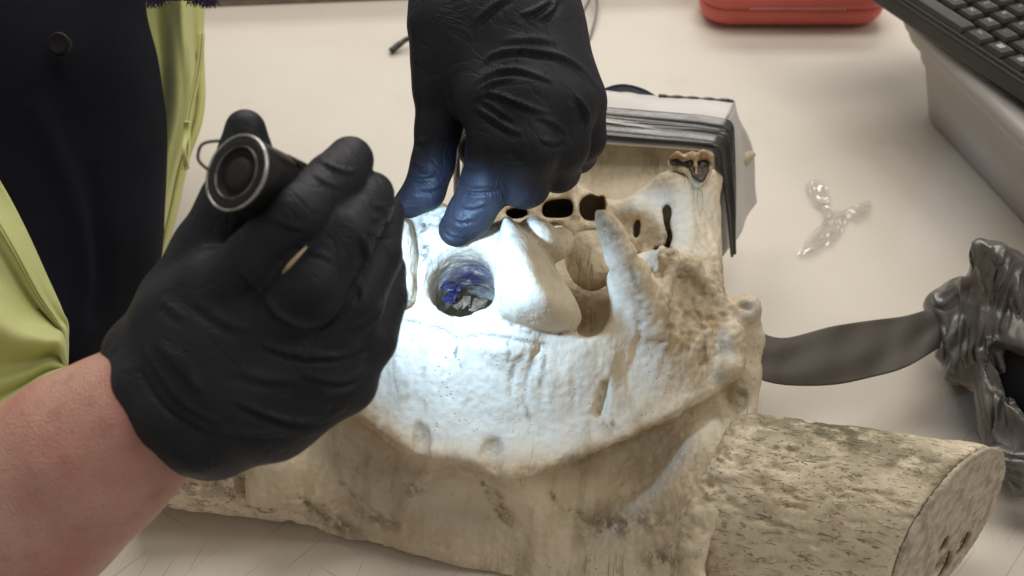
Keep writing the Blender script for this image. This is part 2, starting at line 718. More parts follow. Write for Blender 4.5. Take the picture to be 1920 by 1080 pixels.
def sheet(fn, nu, nv, thick):
    """solid curved sheet from fn(u,v)->world point; returns V, quads"""
    G = np.array([[fn(i / (nu - 1), j / (nv - 1)) for j in range(nv)] for i in range(nu)])
    du = np.gradient(G, axis=0)
    dv = np.gradient(G, axis=1)
    N = np.cross(du, dv)
    N /= np.linalg.norm(N, axis=2, keepdims=True) + 1e-12
    A = (G + N * thick / 2).reshape(-1, 3)
    B = (G - N * thick / 2).reshape(-1, 3)
    Fc = []
    m = nu * nv
    for i in range(nu - 1):
        for j in range(nv - 1):
            a, b, c, d = i * nv + j, (i + 1) * nv + j, (i + 1) * nv + j + 1, i * nv + j + 1
            Fc.append((a, b, c, d))
            Fc.append((m + d, m + c, m + b, m + a))
    for i in range(nu - 1):
        a, b = i * nv, (i + 1) * nv
        Fc.append((b, a, m + a, m + b))
        a, b = i * nv + nv - 1, (i + 1) * nv + nv - 1
        Fc.append((a, b, m + b, m + a))
    for j in range(nv - 1):
        a, b = j, j + 1
        Fc.append((a, b, m + b, m + a))
        a, b = (nu - 1) * nv + j, (nu - 1) * nv + j + 1
        Fc.append((b, a, m + a, m + b))
    return np.vstack([A, B]), np.array(Fc)


def field_obj(name, fld, mat, parent, lines=(), noise=(), relaxn=2, zones=None, dmax=9.0, extra=None, origin=None):
    V, Q = fld.mesh()
    V = relax(V, Q, relaxn)
    N = normals(V, Q)
    for sc, amp, seed, octv in noise:
        V = V + N * (amp * vnoise(V, sc, seed, octv))[:, None]
    if lines:
        N = normals(V, Q)
        V = stroke(V, N, lines, dmax=dmax)
    if extra is not None:
        V = extra(V, Q)
    o = obj(name, to_world(V), Q[:, ::-1].copy(), mat, parent, origin=origin)
    if zones is not None:
        stain_light_attr(o, V, zones)
    return o


def bounds(x0, x1, y0, y1, d0, d1):
    cs = [CF(a, b, d) for a in (x0, x1) for b in (y0, y1) for d in (d0, d1)]
    return np.min(cs, 0), np.max(cs, 0)


# ------------------------------------------------------------------ table and what closes the view
def table_material():
    t = NT('laminate')
    n1 = t.noise(3.0, 6, 0.6)
    n2 = t.noise(16, 6, 0.65)
    c = t.mix(t.ramp(n1, 0.3, 0.7), (0.635, 0.585, 0.515), (0.70, 0.655, 0.585))
    c = t.mix(t.math('MULTIPLY', t.ramp(n2, 0.58, 0.75), 0.35), c, (0.52, 0.45, 0.37))
    # scratches: thin stretched noise in two directions, mostly where work is done at the near edge
    sep = t.n('ShaderNodeSeparateXYZ')
    t.put(sep.inputs[0], t.co.outputs['Object'])
    near = t.ramp(sep.outputs[1], 0.58, 0.36)
    s1 = t.ramp(t.noise(11, 2, 0.5, t.mapping((1, 40, 1), (0, 0, -0.85)), 0.3), 0.66, 0.68)
    s2 = t.ramp(t.noise(14, 2, 0.5, t.mapping((1, 45, 1), (0, 0, -1.35)), 0.3), 0.67, 0.69)
    s3 = t.ramp(t.noise(12, 2, 0.5, t.mapping((1, 40, 1), (0, 0, 0.6)), 0.3), 0.69, 0.71)
    sc = t.math('MULTIPLY', t.math('MAXIMUM', s1, t.math('MAXIMUM', s2, s3)), near)
    c = t.mix(t.math('MULTIPLY', sc, 0.32), c, (0.2, 0.16, 0.13))
    # small brown spots
    spk = t.math('MULTIPLY', t.ramp(t.voro(55), 0.05, 0.02), t.ramp(t.noise(8, 3), 0.5, 0.62))
    c = t.mix(t.math('MULTIPLY', spk, 0.6), c, (0.3, 0.23, 0.17))
    t.set(Base_Color=c, Roughness=t.math('MULTIPLY_ADD', n2, 0.18, 0.36))
    t.b.inputs['Specular IOR Level'].default_value = 0.4
    t.set(Normal=t.bump(t.math('SUBTRACT', t.noise(500, 3), sc), 0.06, 0.0006))
    return t.m


Ya = TZ(400, 13)[1]
Yb = TZ(780, -1)[1]
xa, xb = TZ(400, 13)[0], TZ(780, -1)[0]
sl_back = (Yb - Ya) / (xb - xa)
def yback(x):
    return Ya + sl_back * (x - xa)

XL, XR, YN = -0.38, 1.1, 0.17
tbl = root('table', (0.3, 0.6, 0.0), 'cream laminate table top the skull lies on', 'table')
bm = bmesh.new()
cs = [(XL, YN), (XR, YN), (XR, yback(XR)), (XL, yback(XL))]
vt = [bm.verts.new((x, y, 0.0)) for x, y in cs]
vb = [bm.verts.new((x, y, -0.028)) for x, y in cs]
bm.faces.new(vt)
bm.faces.new(vb[::-1])
for i in range(4):
    j = (i + 1) % 4
    bm.faces.new((vt[i], vb[i], vb[j], vt[j]))
bmesh.ops.recalc_face_normals(bm, faces=bm.faces)
obj_bm('table_top', bm, table_material(), tbl, smooth=False, origin=(0, 0, 0))
edge_mat = simple('edge_band', (0.20, 0.15, 0.11), 0.5, var=0.25, vscale=40)
bm = bmesh.new()
e0, e1 = (XL, yback(XL) + 0.002), (XR, yback(XR) + 0.002)
q = [bm.verts.new((e0[0], e0[1], 0.001)), bm.verts.new((e1[0], e1[1], 0.001)), bm.verts.new((e1[0], e1[1] + 0.006, 0.001)), bm.verts.new((e0[0], e0[1] + 0.006, 0.001))]
r = bmesh.ops.extrude_face_region(bm, geom=[bm.faces.new(q)])
for v in r['geom']:
    if isinstance(v, bmesh.types.BMVert):
        v.co.z = -0.03
bmesh.ops.recalc_face_normals(bm, faces=bm.faces)
obj_bm('edge_band', bm, edge_mat, tbl, smooth=False)
wall_mat = simple('painted_wall', (0.50, 0.42, 0.33), 0.7, bumps=0.1, bscale=200)
bm = rbox((0.3, yback(0.3) + 0.035, 0.02), (1, sl_back, 0), (0, 1, 0), (0, 0, 1), 2.0, 0.04, 0.06, 0.002)
obj_bm('upstand', bm, wall_mat, tbl, smooth=False)
floor_mat = simple('floor', (0.22, 0.2, 0.18), 0.6)
bm = rbox((0.2, 0.4, -0.76), (1, 0, 0), (0, 1, 0), (0, 0, 1), 5, 5, 0.02, 0)
o = obj_bm('floor', bm, floor_mat, None, smooth=False)
o['kind'] = 'structure'

# ------------------------------------------------------------------ skull
SK = root('animal_skull', tuple(TZ(900, 1040, 0.0)), 'large pale upturned horned animal skull lit by the torch', 'skull')
bone = bone_material('bone', streak=(1.0, 0.35, 0.35))
lo, hi = bounds(400, 1440, 255, 1105, 0.515, 0.76)
lo[0] = CF(440, 0, 0.62)[0]
hi[0] = CF(1430, 0, 0.66)[0]
lo[1] = CF(0, 1115, 0.60)[1]
hi[1] = CF(0, 262, 0.72)[1]
S = Field(lo, hi, 0.00125)

# far side: palate slab, pterygoid walls, cheek wall
S.relief([(960, 300), (1100, 262), (1250, 268), (1345, 285), (1352, 350), (1300, 420), (1100, 420), (950, 420)],
         [(960, 300, .72), (1100, 270, .735), (1250, 275, .73), (1340, 290, .72), (1340, 400, .69), (1100, 400, .69), (960, 400, .69), (1150, 335, .712), (1230, 330, .708)],
         0.05, 0.006, 0.004)
S.relief([(890, 420), (905, 385), (960, 372), (1015, 352), (1045, 347), (1075, 343), (1105, 358), (1140, 374), (1168, 374), (1205, 352), (1240, 326), (1262, 322), (1300, 330), (1340, 318), (1348, 380), (1352, 450), (1352, 540), (1345, 640), (1100, 665), (900, 640)],
         [(900, 400, .668), (960, 400, .664), (1040, 350, .662), (1040, 390, .655), (1075, 380, .652), (1110, 390, .655), (1150, 378, .668), (1170, 420, .668), (1205, 360, .664),
          (1240, 335, .655), (1300, 345, .652), (1340, 330, .660), (1345, 430, .652), (1300, 430, .643), (1255, 420, .648), (1190, 395, .660), (1215, 400, .654), (1215, 450, .651), (1240, 420, .647), (1190, 450, .657), (1140, 450, .662), (1060, 440, .655),
          (950, 470, .655), (1300, 490, .632), (1340, 520, .628), (1200, 500, .650), (1100, 560, .625), (1110, 620, .607), (1150, 600, .605), (1300, 600, .625), (950, 600, .63)],
         0.06, 0.005, 0.004)
# maxillary tuber and ridges on the cheek wall
S.chain([(1070, 345, .654, .004), (1078, 395, .648, .0035), (1066, 432, .648, .004)], 0.005)
S.chain([(1020, 425, .648, .003), (1045, 412, .648, .003), (1066, 432, .648, .004), (1100, 425, .65, .003), (1130, 432, .652, .003)], 0.004)
# brain case
S.ell((890, 620, .655), (.085, .050, .065), 0, 0.01)
# frontal bones below the crest
S.relief([(470, 850), (540, 790), (620, 740), (800, 720), (1100, 740), (1300, 640), (1370, 610), (1408, 640), (1412, 690), (1412, 768), (1405, 830), (1385, 880), (1365, 940), (1335, 1010), (1318, 1060), (1310, 1130), (1000, 1130),
          (930, 1082), (860, 1062), (800, 1045), (740, 1030), (690, 1014), (640, 1008), (590, 985), (555, 958), (500, 950), (465, 940)],
         [(480, 880, .572), (540, 880, .576), (500, 940, .584), (460, 900, .574), (600, 960, .592), (640, 1000, .600), (700, 960, .592), (800, 1040, .590), (950, 1075, .590),  (640, 830, .598), (590, 850, .592), (780, 900, .584), (880, 930, .584),
          (960, 912, .566), (880, 893, .573), (1020, 905, .571), (960, 950, .577), (1060, 930, .585), (1000, 1010, .580), (860, 1000, .584), (680, 862, .603), (740, 888, .588), (1080, 895, .590), (1135, 900, .600), (1195, 872, .598), (1250, 850, .588), (1340, 790, .590), (1015, 955, .573), (1110, 955, .594), (1180, 1000, .576), (1255, 960, .560), (1300, 960, .545), (1340, 900, .550), (1385, 820, .570), (1330, 1000, .540), 
          (1220, 1060, .566), (1380, 780, .602), (1150, 960, .584), (1310, 890, .557), (1280, 920, .558), (1395, 700, .615), (1100, 800, .60), (800, 800, .60), (1280, 1040, .545), (1060, 1060, .582)],
         0.075, 0.007, 0.004)
# occipital face with crest
S.relief([(640, 470), (690, 415), (760, 396), (800, 386), (835, 384), (870, 430), (900, 432), (945, 412), (985, 430), (1040, 500), (1075, 590), (1085, 628), (1118, 628), (1140, 605), (1146, 570), (1138, 520), (1165, 490), (1215, 478), (1265, 486), (1302, 500), (1335, 545), (1352, 575), (1395, 568), (1414, 578), (1408, 600),
          (1385, 620), (1372, 650), (1386, 680), (1358, 712), (1318, 742), (1255, 778), (1190, 812), (1110, 842), (1045, 868), (985, 890), (945, 897), (915, 884), (885, 864), (845, 862), (800, 858), (750, 842), (710, 812), (675, 782), (640, 752), (600, 690)],
         [(640, 740, .580), (680, 778, .569), (750, 838, .559), (800, 855, .556), (880, 866, .552), (945, 893, .547), (985, 888, .549), (1040, 868, .553), (1110, 842, .557), (1190, 810, .564), (1255, 778, .573), (1320, 740, .586), (1385, 680, .602),
          (640, 600, .585), (700, 620, .573), (760, 700, .566), (700, 710, .573), (860, 650, .557), (960, 690, .555), (1060, 720, .558), (1160, 700, .567), (1170, 760, .567), (1250, 660, .577), (1310, 640, .585), (1350, 600, .600), (1400, 580, .612),
          (900, 810, .560), (1000, 810, .560), (790, 790, .565), (855, 780, .561), (960, 770, .559), (1080, 790, .561),
          (700, 450, .585), (740, 450, .580), (800, 410, .577), (835, 390, .578), (860, 600, .559), (800, 590, .562), (960, 630, .556), (1050, 655, .558), (1120, 640, .562),
          (1160, 560, .566), (1180, 520, .572), (1250, 510, .592), (1220, 482, .600), (1300, 520, .603), (1340, 560, .604), (1230, 580, .578), (1290, 580, .590), (1195, 640, .572), (760, 500, .572), (930, 430, .566)],
         0.05, 0.0034, 0.012)
# nuchal tubercles along the crest
S.chain([(700, 790, .570, .002), (760, 830, .5605, .002), (810, 849, .557, .002), (860, 853, .556, .002), (905, 869, .553, .0022), (950, 886, .549, .0026), (1000, 876, .552, .0022), (1080, 848, .558, .002), (1180, 808, .567, .002), (1260, 770, .577, .003), (1330, 727, .592, .004)], 0.005)
S.ell((958, 640, .556), (.010, .008, .006), 0, 0.012)
# mastoid roughness, jaw joint
S.chain([(1216, 486, .597, .004), (1250, 486, .592, .005), (1290, 500, .598, .005), (1330, 545, .602, .005), (1348, 580, .604, .006)], 0.006)
S.chain([(1262, 500, .59, .003), (1236, 560, .578, .004), (1225, 620, .574, .005)], 0.008)
S.ell((1365, 640, .600), (.010, .013, .012), 10, 0.006)
S.ell((1360, 690, .596), (.012, .008, .012), 30, 0.005)
S.chain([(1380, 588, .606, .007), (1402, 578, .604, .007)], 0.006)
S.ell((1402, 577, .597), (.0035, .0028, .006), 0, 0.002, '-')
S.chain([(1398, 590, .612, .008), (1404, 640, .614, .0075), (1400, 700, .612, .0075), (1394, 755, .610, .0065)], 0.006)
S.ell((1308, 540, .586), (.012, .006, .010), -50, 0.006, '-')
# paracondylar process
S.chain([(1122, 400, .548, .0016), (1134, 412, .549, .0040), (1148, 440, .552, .0058), (1166, 480, .557, .0072), (1184, 520, .564, .0090), (1196, 560, .574, .0115), (1190, 620, .582, .0115)], 0.005)
# bulla and pterygoid lobes
S.ell((1106, 490, .606), (.0135, .0170, .015), 10, 0.002)
S.ell((1138, 470, .618), (.011, .014, .013), 0, 0.002)
S.ell((1046, 458, .585), (.008, .010, .014), -30, 0.004)
S.ell((1012, 440, .572), (.012, .0085, .016), -38, 0.004)
# occipital condyles
cond = [(946, 406), (960, 411), (986, 434), (1014, 466), (1042, 504), (1066, 540), (1084, 572), (1090, 600), (1074, 618), (1040, 622), (1000, 618), (962, 606), (940, 594), (930, 570), (924, 540), (922, 500), (926, 470), (936, 436)]
cpt = [(1000, 545, .5285)]
for (cx, cy) in cond:
    e = .552 + .007 * (cx - 1000) / 90 + (.004 if cy < 430 else 0)
    for q in (1.0, .8, .55, .3):
        cpt.append((1000 + (cx - 1000) * q, 545 + (cy - 545) * q, .5285 + (e - .5285) * q ** 2))
S.relief(cond, cpt, 0.04, 0.0030, 0.0010, lam=.05)
S.relief([(690, 400), (730, 408), (764, 412), (776, 450), (781, 490), (778, 530), (776, 560), (768, 572), (735, 575), (690, 575), (670, 500)],
         [(690, 400, .566), (764, 416, .558), (778, 490, .556), (772, 570, .556), (735, 575, .555), (690, 575, .560), (675, 500, .562), (730, 490, .546), (750, 540, .548), (700, 440, .552)],
         0.04, 0.006, 0.002)
# foramen magnum and the hollow behind it
S.ell((853, 514, .556), (.0205, .0178, .02), 0, 0.002, '-')
S.chain([(855, 512, .554, .0176), (872, 556, .583, .0176), (888, 600, .612, .019)], 0.003, '-')
S.ell((900, 635, .648), (.040, .026, .036), 0, 0.006, '-')
S.ell((860, 468, .541), (.021, .017, .019), 0, 0.010, '-')
S.ell((812, 492, .552), (.010, .012, .012), 20, 0.006, '-')
S.ell((905, 548, .556), (.008, .008, .012), 0, 0.004, '-')
S.ell((826, 410, .566), (.004, .010, .008), -10, 0.004, '-')
# openings in the far walls
for ol in ([(1016, 390), (1024, 378), (1050, 372), (1070, 374), (1076, 388), (1072, 404), (1050, 409), (1020, 407)],
           [(1085, 386), (1092, 371), (1108, 364), (1120, 369), (1131, 367), (1137, 384), (1132, 402), (1112, 416), (1090, 408)],
           [(1024, 426), (1040, 416), (1056, 424), (1062, 440), (1050, 448), (1030, 440)],
           [(1090, 436), (1112, 430), (1130, 436), (1132, 446), (1108, 446)],
           [(1188, 425), (1196, 410), (1203, 418), (1200, 440), (1190, 448)],
           [(1220, 478), (1230, 462), (1238, 466), (1234, 486), (1224, 492)],
           [(1241, 392), (1252, 382), (1261, 396), (1257, 420), (1263, 440), (1258, 462), (1266, 484), (1253, 493), (1245, 470), (1249, 440), (1242, 420)],
           [(945, 398), (962, 388), (985, 390), (990, 404), (962, 412)]):
    S.relief(ol, [(1000, 350, .625), (1000, 480, .625), (1300, 350, .625), (1300, 480, .625)], .100 if ol[0][0] < 1180 else (.040 if ol[0][0] > 1238 else .050), .0012, .0009, '-', smooth=3)
# notches in the crest and a slit at the side
S.chain([(785, 804, .5650, .0030), (791, 820, .5620, .0042), (789, 848, .5555, .0042)], 0.002, '-')
S.chain([(906, 852, .5535, .0030), (924, 836, .5570, .0045), (940, 852, .5525, .0032)], 0.002, '-')
S.chain([(924, 840, .5560, .0042), (928, 878, .5480, .0036)], 0.002, '-')
S.chain([(1134, 720, .5665, .0022), (1124, 772, .5650, .0036)], 0.002, '-')
S.ell((1205, 690, .567), (.010, .014, .006), -25, 0.008, '-')
S.chain([(1034, 930, .580, .0016), (1042, 942, .592, .0018)], 0.001, '-')
S.clip_table()

bone_lines = [
    ([(728, 594), (762, 601), (821, 614), (845, 626), (860, 638), (894, 628), (943, 631), (988, 640), (1017, 648)], 3.6, -.0011, 2),
    ([(848, 590), (849, 610), (848, 626), (860, 638), (854, 668), (866, 690)], 3.6, -.0010),
    ([(950, 640), (955, 662), (952, 676)], 2.6, -.0008),
    ([(1017, 646), (1010, 660), (996, 672)], 4, -.0016),
    ([(870, 648), (930, 655), (985, 650)], 14, .0008),
    ([(770, 620), (740, 660), (735, 720)], 10, .0012), ([(800, 650), (775, 700), (770, 760)], 8, -.0010),
    ([(975, 668), (962, 700), (955, 740)], 5, -.0009), ([(1000, 670), (985, 720), (990, 780), (1004, 800)], 5, -.0010), ([(1022, 668), (1012, 700), (1010, 730)], 5, .0010),
    ([(1046, 690), (1030, 740), (1040, 790)], 7, .0010), ([(1075, 690), (1080, 740), (1070, 790)], 8, -.0009),
    ([(1180, 520), (1200, 600), (1195, 660), (1170, 720)], 9, -.0012), ([(1240, 560), (1255, 620), (1235, 680), (1215, 740)], 8, .0014),
    ([(1270, 560), (1295, 610), (1290, 670)], 7, -.0014), ([(1300, 570), (1325, 620), (1330, 680)], 6, .0013), ([(1220, 500), (1245, 540), (1262, 600)], 5, -.0010),
    ([(1205, 740), (1190, 780), (1140, 800)], 8, .0010), ([(1340, 730), (1230, 800), (1110, 858)], 5, -.0010),
    ([(905, 905), (925, 950), (945, 975), (958, 990)], 4, -.0018), ([(640, 905), (700, 960), (750, 985)], 6, -.0012), ([(580, 920), (630, 960), (690, 1000)], 8, .0014),
    ([(560, 930), (600, 965), (640, 992)], 5, -.0025), ([(680, 960), (720, 985)], 4, -.0015), ([(820, 860), (800, 890), (760, 930)], 12, .0015),
    ([(1060, 960), (1120, 985), (1200, 970), (1260, 920)], 10, -.0014), ([(1080, 920), (1150, 950), (1230, 930), (1290, 870)], 8, .0012), ([(1090, 905), (1140, 930), (1220, 905), (1260, 860)], 6, -.0010),
    ([(1330, 880), (1300, 930), (1275, 1000), (1262, 1060)], 9, .0026), ([(1352, 860), (1375, 810), (1400, 790)], 9, .002),
    ([(955, 450), (945, 500), (940, 560)], 10, .0006), ([(1130, 420), (1150, 432)], 4, -.0012), ([(1148, 452), (1168, 446)], 4, -.0008),
    ([(1240, 390), (1238, 440), (1242, 490)], 5, .0012), ([(1290, 350), (1296, 420), (1290, 480)], 12, .0012), ([(640, 760), (690, 800), (760, 848), (830, 866)], 5, -.0014),
]


def skull_extra(V, Q):
    N = normals(V, Q)
    px = 960 + F * V[:, 0] / V[:, 2]
    py = 540 - F * V[:, 1] / V[:, 2]
    def blob(x, y, rx, ry):
        return np.exp(-(((px - x) / rx) ** 2 + ((py - y) / ry) ** 2))
    rough = 0.9 * blob(1310, 600, 90, 110) + 0.7 * blob(1240, 490, 60, 25) + 0.9 * blob(600, 960, 90, 40) + 0.5 * blob(1250, 1060, 60, 60) + 0.14 * blob(950, 880, 200, 25) + 0.3 * blob(700, 800, 70, 40) + 0.7 * blob(1370, 840, 40, 60) + 0.5 * blob(1300, 980, 40, 80) + 0.3 * blob(800, 1030, 160, 30)
    a = vnoise(V, 160, 5, 3)
    b = vnoise(V * np.array([1, 1, .6]), 380, 9, 2)
    a = 0.4 - 1.3 * np.abs(a) + 0.5 * vnoise(V, 70, 55, 2)
    calm = 1 - 0.9 * np.exp(-(((px - 1000) / 85) ** 4 + ((py - 520) / 115) ** 4)) * (V[:, 2] < .562)
    d = 0.0030 * rough * a + 0.0011 * np.minimum(rough + 0.12, 1) * b
    st = vnoise(V * np.array([1, .22, 1]), 170, 33, 2)
    d += calm * (0.0007 * (0.3 - np.abs(st)) + 0.0004 * vnoise(V, 500, 35, 1))
    pit = np.clip(vnoise(V, 260, 21, 2) - 0.32, 0, 1) * np.clip(rough * 1.4, 0, 1)
    d -= 0.006 * pit
    return V + N * d[:, None]


zones = [(0, 960, 880, 260, 26, 0, .55), (0, 700, 800, 90, 30, 35, .7), (0, 1310, 620, 95, 120, 0, .75), (0, 1180, 820, 190, 22, -22, .7), (0, 1250, 480, 90, 30, 0, .45), (0, 945, 955, 10, 45, -32, 1.0),
         (0, 600, 950, 110, 60, 20, .45), (0, 800, 1000, 260, 60, 8, .35), (0, 1280, 1000, 60, 120, 15, .4), (0, 1100, 560, 40, 80, 0, .35), (0, 1060, 950, 60, 30, 0, .3), (0, 1350, 690, 40, 40, 0, .8), (0, 1111, 400, 40, 40, 0, .6), (0, 1046, 400, 40, 30, 0, .6),
         (0, 789, 825, 12, 22, 0, .8), (0, 924, 842, 18, 18, 0, .8),
         (1, 800, 425, 22, 45, 15, .9), (1, 1016, 648, 20, 8, -20, 1.0), (1, 945, 945, 8, 34, -32, .55), (1, 1170, 985, 90, 26, -8, .75), (1, 1120, 980, 40, 18, 0, .6), (1, 1150, 440, 22, 40, -25, .55), (1, 1125, 402, 14, 10, 0, .6),
         (1, 780, 915, 30, 16, -40, .7), (1, 640, 985, 60, 20, 25, .7), (1, 700, 970, 50, 14, 30, .6), (1, 1060, 860, 60, 14, 0, .4), (1, 1142, 795, 20, 14, 30, .8), (1, 1395, 740, 14, 24, 0, .7), (1, 1252, 440, 10, 60, 0, .8),
         (1, 1230, 478, 10, 16, 0, .7), (1, 870, 550, 40, 25, 0, .5), (1, 880, 500, 40, 20, 20, .35), (1, 960, 450, 18, 30, 0, .35), (1, 745, 720, 16, 50, 0, .3), (1, 1240, 1050, 40, 26, 0, .8), (1, 1075, 345, 20, 10, 0, .4), (1, 1255, 335, 18, 14, 0, .5), (1, 1348, 500, 16, 50, 0, .35),
         (2, 1330, 860, 50, 50, 0, .35), (2, 1110, 970, 80, 30, 0, .3)]
cranium = field_obj('cranium', S, bone, SK, bone_lines, noise=((45, .0009, 3, 2),), relaxn=2, zones=zones, extra=skull_extra)
_V = to_cam(np.array([v.co[:] for v in cranium.data.vertices]) + np.array(SK.location))
_px, _py = 960 + F * _V[:, 0] / _V[:, 2], 540 - F * _V[:, 1] / _V[:, 2]
cranium.data.attributes.remove(cranium.data.attributes['stain_and_light'])
stain_light_attr(cranium, _V, zones, 0.95 * np.exp(-(((_px - 885) / 55) ** 2 + ((_py - 520) / 32) ** 2)) * np.clip((_V[:, 2] - .566) / .006, 0, 1),  # purple patch imitating bluish light on the foramen wall
           [([(728, 594), (762, 601), (821, 614), (845, 626), (860, 638), (894, 628), (943, 631), (988, 640), (1017, 648)], 3.5, .75), ([(848, 590), (849, 610), (848, 626), (860, 638), (854, 668), (866, 690)], 3.2, .75),
            ([(950, 640), (955, 662), (952, 676)], 3, .7), ([(975, 668), (962, 700), (955, 740)], 3.5, .55), ([(1000, 670), (985, 720), (990, 780), (1004, 800)], 3.5, .6), ([(1022, 668), (1012, 700), (1012, 730)], 3.5, .5),
            ([(812, 392), (798, 425), (796, 470), (790, 500)], 11, 1.0), ([(835, 398), (822, 425)], 8, .9), ([(772, 574), (776, 540), (781, 490), (770, 430)], 3.5, .8), ([(938, 598), (965, 612), (1000, 622), (1045, 626), (1076, 620)], 4, .8), ([(1180, 500), (1200, 560), (1196, 620)], 5, .5), ([(1250, 560), (1262, 610), (1245, 660)], 4, .5), ([(1300, 560), (1318, 620), (1325, 680)], 4, .55),
            ([(745, 640), (738, 690), (748, 740)], 5, .45), ([(800, 660), (792, 720), (800, 770)], 5, .35), ([(905, 905), (925, 950), (945, 975), (958, 990)], 5, .7), ([(560, 930), (600, 965), (640, 992)], 6, .7), ([(640, 905), (700, 960), (750, 985)], 5, .5),
            ([(1330, 880), (1300, 930), (1275, 1000), (1262, 1060)], 6, .5), ([(1034, 925), (1050, 950), (1090, 962)], 5, .6), ([(1090, 975), (1150, 990), (1220, 975)], 6, .5), ([(1345, 650), (1372, 665), (1392, 660)], 4, .7), ([(1130, 720), (1122, 772)], 4, .7)])
del S

# bone shards lying in the brain cavity
shard_mat = simple('bone_shard', (0.24, 0.16, 0.095), 0.6, bumps=0.3, var=0.35, vscale=120)
shard_blue = simple('blue_stained_shard', (0.032, 0.03, 0.075), 0.5, bumps=0.5, var=0.5, vscale=300)
for i, (x, y, d, sz, mt) in enumerate(((842, 536, .592, .0036, shard_blue), (850, 548, .594, .0046, shard_blue), (842, 560, .596, .0034, shard_blue), (858, 540, .594, .0030, shard_blue), (857, 556, .598, .0024, shard_mat), (870, 566, .602, .0045, shard_mat), (890, 572, .606, .0045, shard_mat), (905, 566, .606, .0036, shard_mat), (858, 570, .598, .0036, shard_mat))):
    bm = bmesh.new()
    bmesh.ops.create_icosphere(bm, subdivisions=2, radius=1)
    c = WP(x, y, d)
    rr = random.Random(i)
    ax = [rr.uniform(.5, 1.3), rr.uniform(.5, 1.3), rr.uniform(.25, .5)]
    for v in bm.verts:
        k = 0.75 + 0.5 * rr.random()
        v.co = Vector(c) + Vector((v.co.x * ax[0], v.co.y * ax[1], v.co.z * ax[2])) * sz * k
    obj_bm('bone_shard', bm, mt, SK, smooth=False)

# last molar
enamel = simple('enamel', (0.60, 0.52, 0.36), 0.35, bumps=0.15, bscale=300, var=0.2, vscale=90)
dentine = simple('dark_dentine', (0.045, 0.028, 0.018), 0.4, bumps=0.3, bscale=300, var=0.5, vscale=150)
lo, hi = bounds(1235, 1350, 275, 370, .635, .70)
T = Field(lo, hi, 0.0008)
T.relief([(1252, 306), (1262, 292), (1285, 296), (1300, 290), (1318, 288), (1333, 296), (1335, 315), (1327, 340), (1312, 352), (1296, 346), (1285, 328), (1268, 320)],
         [(1255, 300, .660), (1300, 295, .655), (1333, 300, .657), (1312, 348, .648), (1285, 320, .652)], 0.03, 0.003, 0.002)
molar = field_obj('molar', T, enamel, SK, noise=((300, .0006, 3, 2),))
T = Field(lo, hi, 0.0006)
T.relief([(1254, 300), (1266, 297), (1280, 301), (1296, 300), (1303, 316), (1307, 336), (1298, 332), (1291, 316), (1277, 310), (1259, 309)],
         [(1256, 302, .6555), (1290, 304, .6525), (1305, 335, .6465)], .008, .001, .001)
T.relief([(1309, 304), (1320, 298), (1330, 304), (1328, 322), (1320, 338), (1310, 341), (1306, 328)],
         [(1310, 302, .6525), (1330, 304, .6530), (1312, 340, .6455)], .008, .001, .001)
field_obj('dark_dentine', T, dentine, molar, noise=((350, .0010, 3, 2),), relaxn=1)
T = Field(lo, hi, 0.0006)
T.chain([(1257, 296, .656, .0012), (1270, 291, .654, .0020), (1284, 296, .653, .0014), (1296, 292, .653, .0022), (1304, 297, .652, .0016)], .002)
T.chain([(1304, 297, .652, .0012), (1305, 312, .650, .0011), (1306, 326, .648, .0008)], .001)
T.chain([(1306, 294, .652, .0020), (1318, 290, .652, .0028), (1331, 293, .653, .0022), (1334, 306, .652, .0015)], .002)
field_obj('enamel_ridge', T, simple('stained_enamel', (0.40, 0.27, 0.14), 0.4, var=0.35, vscale=200), molar, noise=((450, .0008, 5, 2),), relaxn=1)
# small bone tip beyond the wrapping
V, Fc = tube([WP(1380, 305, .775), WP(1400, 296, .775), WP(1414, 287, .775)], [.006, .005, .002], 8)
obj('nasal_tip', V, Fc, enamel, SK)


# horn cores
def horn(p0, p1, r0, r1, seed, cut_holes, fz):
    """p0 root, p1 cut end: (px,py,d); built in the lens frame"""
    a, b = CF(*p0), CF(*p1)
    R = max(r0, r1) + .012
    fld = Field(np.minimum(a, b) - R, np.maximum(a, b) + R, 0.00115)
    sl, X, Y, D = fld.sub(fld.lo, fld.lo + fld.h * fld.n)
    ax = (b - a) / np.linalg.norm(b - a)
    L = np.linalg.norm(b - a)
    t = (X - a[0]) * ax[0] + (Y - a[1]) * ax[1] + (D - a[2]) * ax[2]
    rad = np.sqrt(np.maximum((X - a[0] - t * ax[0]) ** 2 + (Y - a[1] - t * ax[1]) ** 2 + (D - a[2] - t * ax[2]) ** 2, 0))
    u = np.clip(t / L, 0, 1)
    rr = r0 + (r1 - r0) * u
    ROOTN = np.array([.80, -.42, -.2]) if b[0] > a[0] else np.array([-1.0, 0, 0])
    ROOTN = ROOTN / np.linalg.norm(ROOTN)
    tp = (X - a[0]) * ROOTN[0] + (Y - a[1]) * ROOTN[1] + (D - a[2]) * ROOTN[2]
    body = smax(rad - rr, -tp - 0.004, 0.012)
    return fld, body, t, L, ax, a, rad, rr


horn_bone = bone_material('horn_core_bone', base=(0.74, 0.65, 0.49), pits=1.5, horn=0.26)
cut_bone = simple('sawn_bone', (0.44, 0.375, 0.295), 0.75, bumps=0.5, bscale=900, var=0.3, vscale=160)


